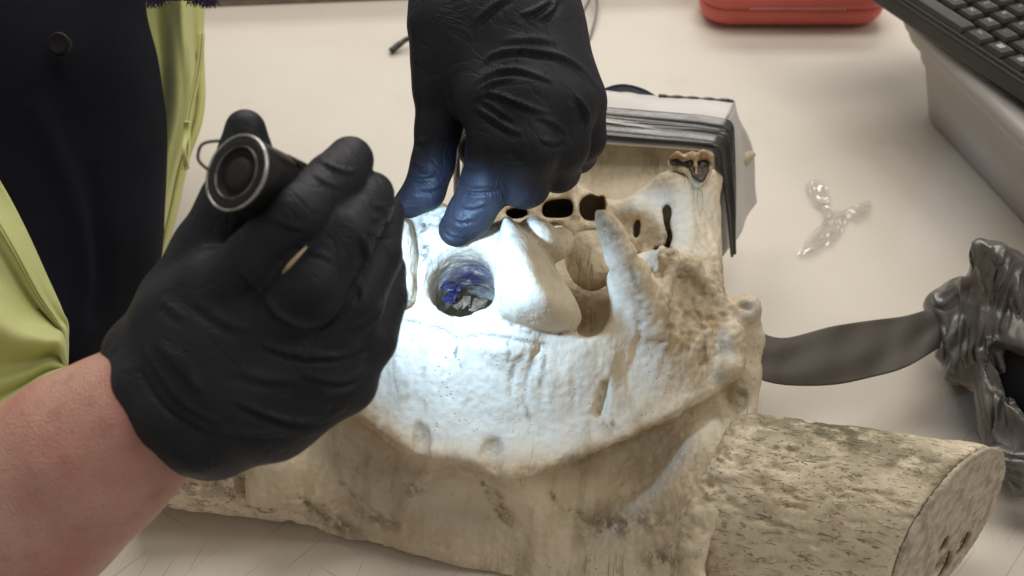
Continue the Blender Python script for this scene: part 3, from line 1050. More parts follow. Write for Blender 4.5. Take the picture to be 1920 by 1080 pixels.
def build_horn(p0, p1, r0, r1, tilt, holes, zones, seed):
    fld, body, t, L, ax, a, rad, rr = horn(p0, p1, r0, r1, seed, holes, zones)
    nrm = np.array(tilt, float)
    nrm /= np.linalg.norm(nrm)
    sl, X, Y, D = fld.sub(fld.lo, fld.lo + fld.h * fld.n)
    c = a + ax * L
    pl = (X - c[0]) * nrm[0] + (Y - c[1]) * nrm[1] + (D - c[2]) * nrm[2]
    hc = []
    for hx, hy, hr, dep in holes:
        ray = CF(hx, hy, 1.0)
        P_ = ray * ((nrm @ c) / (nrm @ ray))
        q0, q1 = P_ + nrm * .006, P_ - nrm * dep
        hc.append([(960 + F * w[0] / w[2], 540 - F * w[1] / w[2], w[2], hr) for w in (q0, q1)])
    holes = hc
    A = smax(body, pl + 0.003, 0.0015)
    B = np.maximum(np.maximum(body + 0.0008, pl), -(pl + 0.0028))
    fld.A = A.astype(f32)
    for h in holes:
        fld.chain(h, 0.001, '-')
    fld.clip_table()
    def extra(V, Q):
        N = normals(V, Q)
        tt = (V - a) @ ax
        q = V - a - tt[:, None] * ax
        Pn = np.stack([tt * 0.3, q[:, 0], q[:, 1]], 1)
        # long porous grooves following the horn, burr at its root
        g = vnoise(Pn, 420, seed, 2)
        g2 = vnoise(np.stack([tt * 0.4, q[:, 0], q[:, 1] + q[:, 2] * .7], 1), 210, seed + 3, 3)
        root_f = np.exp(-(tt / 0.016) ** 2)
        fl = 1 - np.clip(np.abs(N @ nrm) - .6, 0, .3) / .3
        d = -0.0040 * np.clip(g - 0.15, 0, 1) - 0.0026 * np.clip(g2 - 0.2, 0, 1) + 0.0008 * vnoise(V, 90, seed + 5, 2) + root_f * (0.0004 + 0.0032 * vnoise(V, 220, seed + 9, 3))
        return V + N * (d * fl)[:, None]
    V, Q = fld.mesh()
    V = relax(V, Q, 1)
    V = extra(V, Q)
    o = obj('horn_core', to_world(V), Q[:, ::-1].copy(), horn_bone, SK)
    stain_light_attr(o, V, zones)
    # turn texture space along the horn
    axw = to_world(a + ax) - to_world(a)
    fld.A = B.astype(f32)
    for h in holes:
        fld.chain(h, 0.001, '-')
    fld.clip_table(0.0025)
    V, Q = fld.mesh()
    V = relax(V, Q, 1)
    V = V + normals(V, Q) * (0.0003 * vnoise(V, 500, seed + 2, 2))[:, None]
    obj('cut_face', to_world(V), Q[:, ::-1].copy(), cut_bone, o)
    return o


h_right = build_horn((1318, 918, .587), (1790, 985, .558), .0445, .0425, (.66, -.36, -.66),
                     [(1772, 1022, .0048, .03), (1808, 1020, .0068, .035), (1766, 1066, .0100, .012), (1806, 1070, .0060, .02)],
                     [(2, 1560, 805, 210, 60, 14, 1.0), (2, 1440, 795, 80, 50, 0, .8), (2, 1710, 862, 150, 42, 14, .8), (0, 1500, 960, 260, 120, 5, .35), (1, 1300, 1040, 60, 60, 0, .4), (0, 1760, 900, 60, 100, 20, .3), (1, 1350, 860, 60, 50, 0, .35)], 31)
h_left = build_horn((620, 890, .622), (240, 852, .612), .0290, .0265, (-1.0, 0, -.2), [(252, 890, .004, .02)],
                    [(0, 450, 900, 160, 60, 0, .5), (1, 420, 900, 100, 40, 0, .5)], 47)

# ------------------------------------------------------------------ wrapping round the muzzle
def plastic(name, col, rough, var=0.2, bump=0.2, bscale=60, coat=0.0, vec=(1, 1, 1), spec=0.5, metal=0.0):
    t = NT(name)
    n = t.noise(bscale, 5, 0.6, t.mapping(vec))
    t.set(Base_Color=t.mix(t.ramp(n, 0.3, 0.7), tuple(c * (1 - var) for c in col), tuple(min(1, c * (1 + var)) for c in col)),
          Roughness=t.math('MULTIPLY_ADD', t.noise(bscale * 2, 4), 0.3, rough - 0.12), Metallic=metal)
    t.b.inputs['Specular IOR Level'].default_value = spec
    t.b.inputs['Coat Weight'].default_value = coat
    t.set(Normal=t.bump(n, bump, 0.002))
    return t.m


white_sheet = plastic('white_packing_sheet', (0.62, 0.60, 0.58), 0.4, 0.06, 0.25, 40)
black_tape = plastic('black_tape', (0.035, 0.034, 0.034), 0.22, 0.3, 0.35, 30, vec=(.25, 2.0, 1.0), spec=0.7)
grey_tape = plastic('grey_duct_tape', (0.085, 0.078, 0.072), 0.33, 0.2, 0.25, 35, spec=0.6, metal=0.15)

MZ = root('muzzle_wrapping', (0.05, 0.62, 0.03), 'white sheet bound with shiny black tape round the far end of the skull', 'wrapping')
WRAP_P = catmull([(-.036, .06), (-.034, .095), (-.022, .119), (0.02, .121), (.075, .120), (.122, .1185), (.1268, .1175), (.1288, .1140), (.132, .100), (.139, .070), (.147, .034)], 8, closed=False)
WRAP_L = np.concatenate([[0], np.cumsum(np.linalg.norm(np.diff(WRAP_P, axis=0), axis=1))])
def wrap_point(u, v, out=0.0):
    """u runs left side, over the top, round the corner and down the right; v from near to far"""
    P, L = WRAP_P, WRAP_L
    s = u * L[-1]
    x = np.interp(s, L, P[:, 0])
    z = np.interp(s, L, P[:, 1])
    dx = np.interp(min(s + .002, L[-1]), L, P[:, 0]) - np.interp(max(s - .002, 0), L, P[:, 0])
    dz = np.interp(min(s + .002, L[-1]), L, P[:, 1]) - np.interp(max(s - .002, 0), L, P[:, 1])
    n = math.hypot(dx, dz)
    nx, nz = -dz / n, dx / n
    x += nx * out
    z += nz * out
    y0 = .590 - .14 * (x - .1275)
    fx = 1 + .22 * v * max(0, min(1, (x - .05) / .08))
    return np.array([x * fx, y0 + v * .062, z])


G0 = [wrap_point(u, v) for u in (0, 1) for v in (0, 1)]
def sheet_fn(u, v):
    o = .0012 * math.sin(31 * u + 3 * v) * math.sin(4 * v) + .0010 * math.sin(9 * v + 11 * u)
    k = max(0, (u - .70) / .30)
    return wrap_point(u, .04 + (1.03 + .10 * math.sin(math.pi * k)) * v + .012 * math.sin(u * 23) * v, o - .003)
V, Fc = sheet(sheet_fn, 150, 24, .0012)
obj('white_sheet', V, Fc, white_sheet, MZ)
prng = np.random.default_rng(3)
pl = [(prng.uniform(0, 1), prng.uniform(.025, .13), prng.uniform(-.8, 1.3)) for _ in range(11)]
def band_fn(u, v):
    o = 0.0
    for c, wd, am in pl:
        o += am * .0017 * math.exp(-((v + .22 * math.sin(2.3 * u + c * 9) * (u - .4) - c) / wd) ** 2) * (.6 + .4 * math.sin(7 * u + 20 * c))
    pinch = 1 - .80 * max(0, (u - .66) / .34) ** 1.2
    vv = .0 + (.60 * v + .04 * (1 - v)) * pinch
    return wrap_point(u, vv, o + .002)
V, Fc = sheet(band_fn, 170, 70, .0008)
obj('black_tape_band', V, Fc, black_tape, MZ)
def band2_fn(u, v):
    o = 0.0006 * math.sin(40 * v + 9 * u) + .0004 * math.sin(90 * v + 4 * u)
    return wrap_point(u * .64, .30 + .15 * v * (1 - .75 * u) - .04 * u + .02 * math.sin(5 * u), o + .0040 - .0030 * u ** 6)
V, Fc = sheet(band2_fn, 100, 24, .0005)
obj('white_strip', V, Fc, white_sheet, MZ)  # narrow white strip tapering along the black band
def rim_fn(u, v):
    return wrap_point(.585 + .115 * u, 1.035 + .03 * v, -.0018 + .0004 * math.sin(30 * u))
V, Fc = sheet(rim_fn, 60, 4, .0012)
obj('dark_sheet_edge', V, Fc, black_tape, MZ)

# blue lanyard behind it
blue = simple('blue_webbing', (0.012, 0.028, 0.11), 0.6, bumps=0.5, bscale=1500, var=0.2)
P = catmull([(1080, 230), (1112, 192), (1140, 176), (1168, 170), (1200, 176), (1228, 190), (1262, 214)], 8, closed=False)
def lan(u, v):
    k = u * (len(P) - 1)
    i = min(int(k), len(P) - 2)
    p = P[i] + (P[i + 1] - P[i]) * (k - i)
    wv = 9 * (1 - .4 * u)
    return WP(p[0] + v * 2, p[1] - 5 + (v - .5) * wv * 1.7, .765 + .015 * v)
V, Fc = sheet(lan, 60, 4, .0012)
o = obj('lanyard', V, Fc, blue, None, origin=tuple(WP(1140, 190, .79)))
tag(o, 'dark blue webbing strap arching behind the taped muzzle', 'strap')

# ------------------------------------------------------------------ person
def glove_material():
    t = NT('black_nitrile')
    n1 = t.noise(40, 4, 0.6)
    n3 = t.noise(70, 3, 0.5, t.mapping((1, 3.5, 1), (0.3, 0.5, 0.4)), 0.4)
    c = t.mix(t.ramp(n1, 0.3, 0.7), (0.0118, 0.0126, 0.0180), (0.0175, 0.0186, 0.0260))
    t.set(Base_Color=c, Roughness=t.math('MULTIPLY_ADD', n1, 0.14, 0.50))
    t.b.inputs['Specular IOR Level'].default_value = 0.30
    cr = t.ramp(t.math('ABSOLUTE', t.math('SUBTRACT', t.noise(34, 3, 0.55, t.mapping((1, 2.6, 1), (0.5, 0.3, 0.7)), 0.8), 0.5)), 0.0, 0.05)
    cr2 = t.ramp(t.math('ABSOLUTE', t.math('SUBTRACT', t.noise(60, 2, 0.5, t.mapping((2.4, 1, 1), (0.2, 0.6, 0.2)), 0.6), 0.5)), 0.0, 0.04)
    b = t.bump(n3, 0.22, 0.0012)
    b = t.bump(cr, 0.32, 0.0008, b)
    b = t.bump(cr2, 0.14, 0.0005, b)
    b = t.bump(t.noise(1500, 2), 0.10, 0.0003, b)
    t.set(Normal=b)
    return t.m


glove = glove_material()
PR = root('person', tuple(TZ(60, 800, 0.0)), 'person in navy top and yellow vest wearing black gloves, holding a torch', 'person')

# right forearm
def skin_material():
    t = NT('skin')
    n1 = t.noise(26, 5, 0.6)
    n2 = t.noise(90, 6, 0.65)
    c = t.mix(t.ramp(n1, 0.35, 0.68), (0.55, 0.325, 0.255), (0.50, 0.225, 0.185))
    c = t.mix(t.math('MULTIPLY', t.ramp(n2, 0.50, 0.72), 0.5), c, (0.42, 0.165, 0.13))
    fr = t.math('MULTIPLY', t.ramp(t.voro(170), 0.13, 0.05), t.ramp(t.noise(50, 3), 0.5, 0.62))
    c = t.mix(t.math('MULTIPLY', fr, 0.65), c, (0.24, 0.10, 0.07))
    t.set(Base_Color=c, Roughness=0.5)
    t.b.inputs['Subsurface Weight'].default_value = 0.25
    t.b.inputs['Subsurface Radius'].default_value = (0.006, 0.0025, 0.0015)
    t.b.inputs['Subsurface Scale'].default_value = 0.6
    b = t.bump(t.voro(900), 0.5, 0.0006)
    b = t.bump(n2, 0.2, 0.001, b)
    t.set(Normal=b)
    return t.m


NEAR = 0.942          # the torch arm is held this much nearer
lo, hi = bounds(-260, 480, 600, 1300, .39, .535)
B = Field(lo, hi, 0.0022)
B.ds = NEAR
B.chain([(-200, 1140, .500, .046), (-60, 1030, .492, .043), (60, 935, .482, .040), (170, 850, .474, .0355), (262, 782, .470, .0295), (330, 730, .470, .024), (380, 700, .470, .018)], 0.012)
B.chain([(-120, 1120, .490, .040), (60, 960, .480, .034), (190, 865, .474, .029)], 0.01)
field_obj('body', B, skin_material(), PR, relaxn=4, noise=((25, .0008, 3, 2),), lines=[([(160, 950), (230, 860), (300, 820)], 22, -.0008), ([(60, 900), (150, 830)], 26, .0009)])

# right glove round the torch
lo, hi = bounds(170, 790, 195, 920, .366, .51)
G = Field(lo, hi, 0.0011)
G.ds = NEAR
kk = 0.010
G.chain([(305, 668, .468, .0205), (350, 615, .462, .021), (405, 550, .452, .0185)], kk)
G.chain([(322, 735, .463, .022), (400, 672, .452, .0225), (490, 605, .446, .0185)], kk)
G.chain([(346, 778, .463, .022), (450, 725, .455, .0235), (570, 665, .453, .0195)], kk)
G.chain([(380, 808, .468, .0185), (500, 760, .464, .0225), (630, 705, .466, .0185)], kk)
G.chain([(420, 640, .475, .026), (560, 640, .475, .024), (620, 600, .482, .022)], kk)
# thumb on the far side
G.chain([(308, 655, .474, .0175), (352, 570, .478, .0190), (400, 480, .476, .0172), (440, 390, .470, .0135), (460, 300, .466, .0105), (460, 243, .464, .0088)], 0.008)
# fingers
kf = 0.0018
G.chain([(415, 560, .448, .0160), (480, 490, .436, .0132), (560, 405, .429, .0122), (625, 338, .444, .0112), (656, 300, .457, .0098)], kf)
G.chain([(505, 610, .446, .0165), (585, 528, .433, .0140), (648, 442, .438, .0124), (688, 382, .456, .0110), (695, 366, .464, .010)], kf)
G.chain([(575, 665, .452, .0165), (655, 568, .449, .0138), (700, 478, .460, .0120), (722, 402, .478, .0088)], kf)
G.chain([(630, 705, .464, .0165), (688, 638, .467, .0130), (718, 560, .477, .0108), (724, 505, .485, .0092)], kf)
# rolled cuff
cuffp = [(240, 645, .484, .0072), (229, 672, .468, .0072), (248, 735, .450, .0072), (296, 795, .445, .0072), (350, 842, .450, .0072), (392, 858, .462, .0070)]
G.chain([(a + 22, b - 12, d, .0105) for a, b, d, r in cuffp], 0.008)
G.chain(cuffp, 0.0025)
G.chain([(392, 858, .462, .0070), (425, 836, .474, .009)], 0.004)
gl_lines = [
    ([(436, 747), (478, 768), (533, 787), (584, 791), (617, 780), (650, 760)], 6, .0020, 1),
    ([(492, 645), (533, 659), (589, 668), (644, 664), (691, 645)], 5, .0022, 1),
    ([(450, 506), (487, 548), (501, 553), (519, 585), (561, 608), (598, 604), (630, 580), (663, 550)], 5.5, .0024, 1),
    ([(262, 690), (290, 742), (340, 790), (400, 822)], 5, -.0018), ([(275, 650), (305, 705), (355, 762), (420, 796)], 6, .0014, 1), ([(300, 640), (335, 690), (390, 740)], 7, .0012, 1),
    ([(500, 388), (516, 410), (545, 425), (570, 428)], 5, .0010, 1), ([(598, 296), (622, 312), (650, 322), (668, 320)], 4, .0009, 1), ([(585, 322), (612, 342), (645, 352)], 4, .0008, 1),
    ([(560, 458), (590, 472), (622, 486)], 4, .0010, 1), ([(680, 440), (690, 480), (680, 520)], 6, .0016, 1), ([(660, 530), (672, 548), (664, 570)], 5, -.0018),
    ([(700, 384), (718, 388), (740, 386)], 4, .0009, 1), ([(696, 408), (716, 414), (738, 412)], 4, .0010, 1), ([(690, 436), (712, 442), (734, 440)], 4, .0010, 1),
    ([(560, 700), (640, 715), (690, 690)], 6, .0014, 1), ([(600, 740), (650, 735), (690, 700)], 5, .0013, 1), ([(430, 690), (500, 710), (570, 712)], 9, .0010, 1), ([(360, 560), (420, 600), (470, 620)], 9, .0012, 1),
    ([(300, 640), (360, 700), (380, 760)], 10, .0010, 1), ([(400, 800), (480, 815), (540, 810)], 6, .0012, 1), ([(300, 560), (350, 600)], 8, .001, 1), ([(640, 620), (690, 600), (712, 560)], 5, .0014, 1),
]
field_obj('glove', G, glove, PR, gl_lines, noise=((45, .0010, 4, 2),), relaxn=4)
# pale sliver painted as the gleam of light between the fingers
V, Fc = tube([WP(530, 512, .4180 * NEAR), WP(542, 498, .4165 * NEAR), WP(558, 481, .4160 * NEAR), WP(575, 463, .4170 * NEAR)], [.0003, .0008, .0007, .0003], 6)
gleam_tan = simple('painted_gleam', (0.50, 0.41, 0.24), 0.7)
gleam = obj('gleam_sliver', V, Fc, gleam_tan, PR)

# left glove
lo, hi = bounds(700, 1180, -110, 470, .50, .63)
G = Field(lo, hi, 0.0012)
kk = 0.012
for a in ([(850, -90, .575, .020), (845, 20, .568, .019), (842, 110, .562, .019)], [(890, -90, .570, .024), (900, 40, .560, .022), (918, 185, .544, .0185)], [(930, -90, .568, .025), (955, 50, .556, .022), (1000, 180, .538, .0185)],
          [(955, -90, .570, .024), (995, 50, .558, .021), (1052, 185, .542, .0175)], [(975, -90, .575, .021), (1012, 40, .566, .0185), (1078, 180, .555, .0152)]):
    G.chain(a, kk)
G.chain([(930, 60, .575, .028), (980, 180, .572, .025)], kk)
kf = 0.0035
G.chain([(845, 60, .562, .021), (830, 165, .562, .0142), (822, 240, .563, .0112), (811, 310, .566, .0108), (797, 355, .569, .0100), (768, 380, .572, .0085)], 0.006)
G.chain([(922, 185, .540, .0172), (938, 265, .536, .0148), (915, 345, .546, .0128), (882, 402, .556, .0115), (856, 430, .562, .0095)], kf)
G.chain([(1000, 190, .536, .0178), (994, 275, .532, .0152), (985, 345, .548, .0120), (960, 342, .572, .0110), (905, 290, .582, .0100), (892, 282, .584, .0098)], kf)
G.chain([(1052, 200, .540, .0165), (1050, 270, .542, .0142), (1046, 318, .560, .0112), (1020, 305, .582, .010)], kf)
G.chain([(1082, 200, .555, .0150), (1092, 258, .564, .0122), (1082, 288, .580, .010), (1060, 276, .592, .009)], kf)
lh_lines = [
    ([(892, 132), (921, 104), (966, 93), (1010, 97), (1055, 107), (1092, 130), (1122, 165)], 4.5, .0020, 1),
    ([(888, 158), (921, 137), (958, 129), (995, 137), (1040, 154)], 4, .0018, 1), ([(893, 176), (921, 154), (966, 148)], 4, .0015, 1),
    ([(886, 188), (914, 174), (955, 185), (995, 202), (1032, 215)], 4, .0022, 1), ([(888, 202), (914, 215), (947, 237), (981, 252)], 4, .0022, 1), ([(899, 184), (936, 207), (966, 226)], 3.5, .0016, 1),
    ([(1080, 178), (1099, 207), (1101, 240)], 4.5, .0020, 1), ([(890, 45), (899, 33), (929, 7), (960, -6)], 5, .0018, 1), ([(975, 28), (1000, 20), (1033, 0)], 4.5, .0020, 1), ([(1005, 38), (1033, 20), (1042, 0)], 4.5, .0020, 1),
    ([(1000, 215), (1040, 232), (1062, 250)], 4, .0017, 1), ([(1010, 262), (1040, 268), (1055, 262)], 4, .0015, 1), ([(940, 76), (1000, 72), (1050, 80)], 6, .0010, 1),
    ([(768, 322), (790, 330), (815, 326)], 4, .0018, 1), ([(772, 302), (790, 310), (800, 306)], 4, .0014, 1), ([(785, 350), (810, 352), (838, 335)], 5, .0013, 1), ([(782, 260), (800, 270)], 5, .0012, 1),
    ([(862, 346), (890, 356), (935, 352)], 4, .0020, 1), ([(850, 375), (880, 388), (918, 378)], 4, .0013, 1), ([(838, 395), (862, 412), (890, 408)], 3.5, .0012, 1), ([(830, 425), (850, 440), (872, 442)], 3.5, .0014, 1), ([(868, 300), (900, 312)], 5, .0010, 1),
]
field_obj('glove', G, glove, PR, lh_lines, noise=((45, .0009, 14, 2),), relaxn=4)

# navy jumper
t = NT('navy_knit')
wv = t.noise(900, 3)
t.set(Base_Color=t.mix(t.ramp(t.noise(12, 4), .3, .7), (0.0016, 0.0019, 0.0048), (0.0032, 0.004, 0.0105)), Roughness=0.9, Normal=t.bump(wv, 0.5, 0.0008))
t.b.inputs['Sheen Weight'].default_value = 0.03
t.b.inputs['Sheen Tint'].default_value = (0.1, 0.13, 0.3, 1)
t.b.inputs['Specular IOR Level'].default_value = 0.15
navy = t.m
lo, hi = bounds(-250, 350, -200, 900, .55, .86)
J = Field(lo, hi, 0.0038)
J.relief([(-240, -190), (262, -190), (272, 0), (298, 110), (314, 230), (316, 330), (306, 440), (292, 540), (262, 620), (222, 690), (150, 770), (0, 850), (-240, 890)],
         [(-240, 300, .62), (0, 0, .66), (0, 300, .63), (0, 700, .60), (150, 100, .67), (180, 400, .65), (150, 650, .62), (270, 0, .73), (314, 250, .72), (300, 500, .69), (220, 680, .66), (-240, -100, .66), (-200, 880, .58)], 0.10, 0.035, 0.01)
J.clip_table(0.012)
jumper = field_obj('jumper', J, navy, PR, relaxn=3, noise=((14, .003, 2, 2),), lines=[([(60, 180), (130, 360), (170, 560)], 22, .004), ([(170, 300), (190, 480), (180, 620)], 18, -.004), ([(20, 420), (90, 560), (130, 680)], 20, .003)])
V, Fc = lathe(WP(110, 82, .652), to_world(CF(960, 540, .1)) - to_world(CF(960, 540, .2)), [(-.004, .0001), (-.004, .0066), (.0008, .0068), (.0016, .0058), (.0010, .0044), (.0008, .0002)], 28)
obj('button', V, Fc, simple('dark_button', (0.006, 0.006, 0.007), 0.55, spec=0.25), jumper)

# high-visibility vest
t = NT('hi_vis_fabric')
n = t.noise(1200, 2)
t.set(Base_Color=t.mix(t.ramp(t.noise(9, 4), .3, .7), (0.47, 0.50, 0.19), (0.55, 0.57, 0.22)), Roughness=0.6, Normal=t.bump(t.noise(60, 4), 0.25, 0.002, t.bump(n, 0.25, 0.0004)))
t.b.inputs['Sheen Weight'].default_value = 0.15
hivis = t.m
def vest_sheet(name, fn, nu, nv, thick=.0018):
    V, Fc = sheet(fn, nu, nv, thick)
    return obj(name, V, Fc, hivis, PR)

RL = catmull([(255, -120), (268, 0), (296, 110), (312, 230), (312, 330), (303, 440), (290, 520)], 8, closed=False)
RR = catmull([(388, -120), (383, 0), (384, 110), (378, 220), (352, 312), (328, 400), (300, 522)], 8, closed=False)
def interp_line(Lp, u):
    k = u * (len(Lp) - 1)
    i = min(int(k), len(Lp) - 2)
    return Lp[i] + (Lp[i + 1] - Lp[i]) * (k - i)
def vest_far(u, v):
    a, b = interp_line(RL, u), interp_line(RR, u)
    a = a - np.array([50, 0])
    p = a + (b - a) * v
    d = .815 - .085 * u + .03 * v + .012 * math.sin(v * 5.5 + 2.2 * u) + .006 * math.sin(v * 14 + 5 * u) - .02 * v * (1 - v) + .02 * max(0, .1 - v)
    d += -.010 * math.exp(-((v - .72 - .06 * math.sin(5 * u)) / .07) ** 2) + .008 * math.exp(-((v - .82 - .05 * math.sin(5 * u)) / .05) ** 2)
    return WP(p[0] + 2.5 * math.sin(17 * u) * v, p[1], d)
vest_sheet('vest_front', vest_far, 90, 60)
# hem fold and tab on the far panel
def hem_fn(u, v):
    p = interp_line(catmull([(378, 60), (368, 140), (358, 215), (350, 270), (345, 318)], 8, closed=False), u)
    return WP(p[0] + 7 * (v - .5) + 3 * math.sin(9 * u), p[1], .800 - .085 * (.28 + .40 * u) + .004 * math.cos(6 * (v - .5)))
vest_sheet('vest_seam', hem_fn, 50, 8)
def tab_fn(u, v):
    p = interp_line(catmull([(350, 228), (349, 255), (345, 282), (352, 316)], 8, closed=False), u)
    return WP(p[0] + (10 - 4 * u) * (v - .5), p[1], .796 - .085 * (.54 + .14 * u) + .004 * math.sin(7 * u))
vest_sheet('vest_tab', tab_fn, 24, 6)
NL = [(-160, 150), (-60, 250), (0, 338), (45, 425), (88, 520), (116, 580), (128, 612), (124, 690)]
NB = [(-420, 700), (-330, 830), (-240, 900), (-160, 880), (-90, 850), (0, 790), (60, 745), (122, 692)]
NLc, NBc = catmull(NL, 8, closed=False), catmull(NB, 8, closed=False)
def vest_near(u, v):
    a, b = interp_line(NLc, u), interp_line(NBc, u)
    p = a + (b - a) * v
    d = .545 - .035 * v + .010 * math.sin(v * 9 + 3 * u) * (1 - u * .5) + .004 * math.sin(21 * v + 7 * u)
    d += -.0035 * math.exp(-((v - .10) / .02) ** 2) + .003 * math.exp(-((v - .14) / .02) ** 2)
    return WP(p[0], p[1], d)
vest_sheet('vest_front', vest_near, 80, 70)
seam_mat = simple('vest_thread', (0.30, 0.32, 0.10), 0.7)
for off in (.085, .097):
    pth = [vest_near(.12 + .84 * q / 40, off) + np.array([.0, -.0012, .0012]) for q in range(41)]
    V, Fc = tube(pth, .0005, 6)
    obj('vest_stitching', V, Fc, seam_mat, PR)
# purple hair ends hanging into view
t = simple('purple_hair', (0.030, 0.014, 0.075), 0.45, var=0.4, vscale=200)
hr = random.Random(5)
AV, AF = [], []
nb = 0
for i in range(420):
    g = hr.random()
    x = 262 + 135 * g + hr.uniform(-8, 8)
    tip = (14 if 0.12 < g < .3 or g > .72 else 2) * hr.uniform(.2, 1.25)
    dd = hr.uniform(.58, .66)
    pts = [WP(x + hr.uniform(-18, 18), -90, dd + .01), WP(x + hr.uniform(-6, 6), -40, dd), WP(x + hr.uniform(-5, 5), tip - 14, dd), WP(x + hr.uniform(-10, 14), tip, dd)]
    V, Fc = tube(pts, [.0005, .0005, .0004, .0001], 4)
    AV.append(V)
    AF += [tuple(k + nb for k in f) for f in Fc]
    nb += len(V)
hair = obj('hair', np.vstack(AV), AF, t, PR)

# ------------------------------------------------------------------ torch
TA, TB = WP(440, 322, .420 * NEAR), WP(694, 436, .494 * NEAR)
ax = TB - TA
TL = np.linalg.norm(ax)
ax /= TL
TO = root('torch', tuple((TA + TB) / 2), 'small black ribbed torch with silver-ringed tail cap in the gloved hand', 'torch')
tm_black = simple('anodised_black', (0.012, 0.012, 0.012), 0.32, metal=0.2, bumps=0.1, bscale=1500, var=0.3, spec=0.5)
tm_ring = simple('worn_bright_metal', (0.55, 0.54, 0.52), 0.3, metal=1.0, bumps=0.2, bscale=700, var=0.3, vscale=160)
tm_rub = simple('black_rubber', (0.009, 0.009, 0.010), 0.65, bumps=0.3, bscale=1200, var=0.2)
R0 = .0141
prof = [(0.0030, R0 - .0006), (0.010, R0), (.022, R0)]
V, Fc = lathe(TA, ax, [(.0003, R0 - .0036), (.0003, R0 - .0012), (.0010, R0 - .0003), (.004, R0), (.019, R0), (.0195, R0 - .0006), (.0205, R0 - .0006)], 64)
obj('tail_cap', V, Fc, tm_black, TO)
# knurled barrel: ribs run along it
seg = 96
V, Fc = [], []
a1, a2, a3 = frame_from_axis(ax)
for t_ in (.0205, .024, .046, .0465, .048, .0485, .066):
    for j in range(seg):
        q = 2 * math.pi * j / seg
        rr = R0 - .0002 + (.00035 if (j // 2) % 2 else -.00035) * (1 if .02 < t_ < .0466 else 0)
        V.append(TA + a1 * t_ + rr * (math.cos(q) * a2 + math.sin(q) * a3))
nr = 7
for i in range(nr - 1):
    for j in range(seg):
        k = (j + 1) % seg
        Fc.append((i * seg + j, i * seg + k, (i + 1) * seg + k, (i + 1) * seg + j))
obj('barrel', V, Fc, tm_black, TO, smooth=False)
V, Fc = lathe(TA, ax, [(.0655, R0), (.068, .0158), (TL - .001, .0165), (TL, .0161), (TL, .0148), (TL - .004, .0136)], 64)
obj('head', V, Fc, tm_black, TO)
V, Fc = lathe(TA, ax, [(TL - .0045, .0135), (TL - .014, .0050), (TL - .0145, .0010)], 40)
obj('reflector', V, Fc, tm_ring, TO)
V, Fc = lathe(TA, ax, [(.0006, R0 - .0004), (.0001, R0 - .0001), (.0004, R0 + .0004), (.0012, R0 + .0006), (.0018, R0 + .0005), (.0024, R0 - .0001)], 72)
obj('tail_ring', V, Fc, tm_ring, TO)
V, Fc = lathe(TA, ax, [(.0012, R0 - .0045), (.0001, R0 - .0043), (.0001, R0 - .0041), (.0010, R0 - .0037)], 64)
obj('inner_ring', V, Fc, simple('dull_metal', (0.16, 0.155, 0.15), 0.45, metal=0.8, var=0.4, vscale=200), TO)
V, Fc = lathe(TA, ax, [(.0012, R0 - .0046), (.0030, R0 - .0050), (.0032, .0066), (.0014, .0060), (.0009, .0040), (.0007, .0002)], 56)
obj('rubber_button', V, Fc, tm_rub, TO)
P = catmull([(412, 264), (392, 266), (378, 272), (372, 286), (373, 302), (390, 318)], 6, closed=False)
V, Fc = tube([WP(p[0], p[1], .424 * NEAR) for p in P], .0006, 8)
obj('lanyard_ring', V, Fc, tm_ring if False else tm_black, TO)
ld = bpy.data.lights.new('torch_beam', 'SPOT')
ld.energy = 2.0
ld.color = (0.38, 0.62, 1.0)
ld.spot_size = math.radians(82)
ld.spot_blend = 0.75
ld.shadow_soft_size = 0.006
lo_ = bpy.data.objects.new('torch_beam', ld)
COL.objects.link(lo_)
lo_.location = TA + ax * (TL + .001)
lo_.rotation_euler = Vector(WP(868, 525, .558) - (TA + ax * TL)).to_track_quat('-Z', 'Y').to_euler()

# ------------------------------------------------------------------ duct tape strap and bundle
DT = root('duct_tape_strap', tuple(TZ(1560, 730)), 'long grey duct tape strip stretched from skull to tape bundle', 'tape')
top = catmull([(1388, 600, .640), (1418, 620, .638), (1470, 634, .640), (1560, 612, .652), (1640, 600, .666), (1700, 592, .676), (1760, 572, .682), (1815, 545, .684)], 8, closed=False)
bot = catmull([(1386, 690, .628), (1416, 708, .628), (1470, 722, .632), (1560, 722, .640), (1640, 706, .652), (1700, 688, .660), (1760, 652, .668), (1815, 615, .672)], 8, closed=False)
def strap_fn(u, v):
    k = u * (len(top) - 1)
    i = min(int(k), len(top) - 2)
    a = top[i] + (top[i + 1] - top[i]) * (k - i)
    b = bot[i] + (bot[i + 1] - bot[i]) * (k - i)
    p = a + (b - a) * v
    return WP(p[0], p[1], p[2] - .0012 * math.sin(math.pi * v) + .0005 * math.sin(9 * v + 12 * u) + .0004 * math.sin(41 * u + 3 * v))
strap_tape = plastic('grey_duct_tape_strap', (0.088, 0.076, 0.064), 0.46, 0.12, 0.2, 25, spec=0.4)
V, Fc = sheet(strap_fn, 110, 26, .0008)
obj('tape_strip', V, Fc, strap_tape, DT)

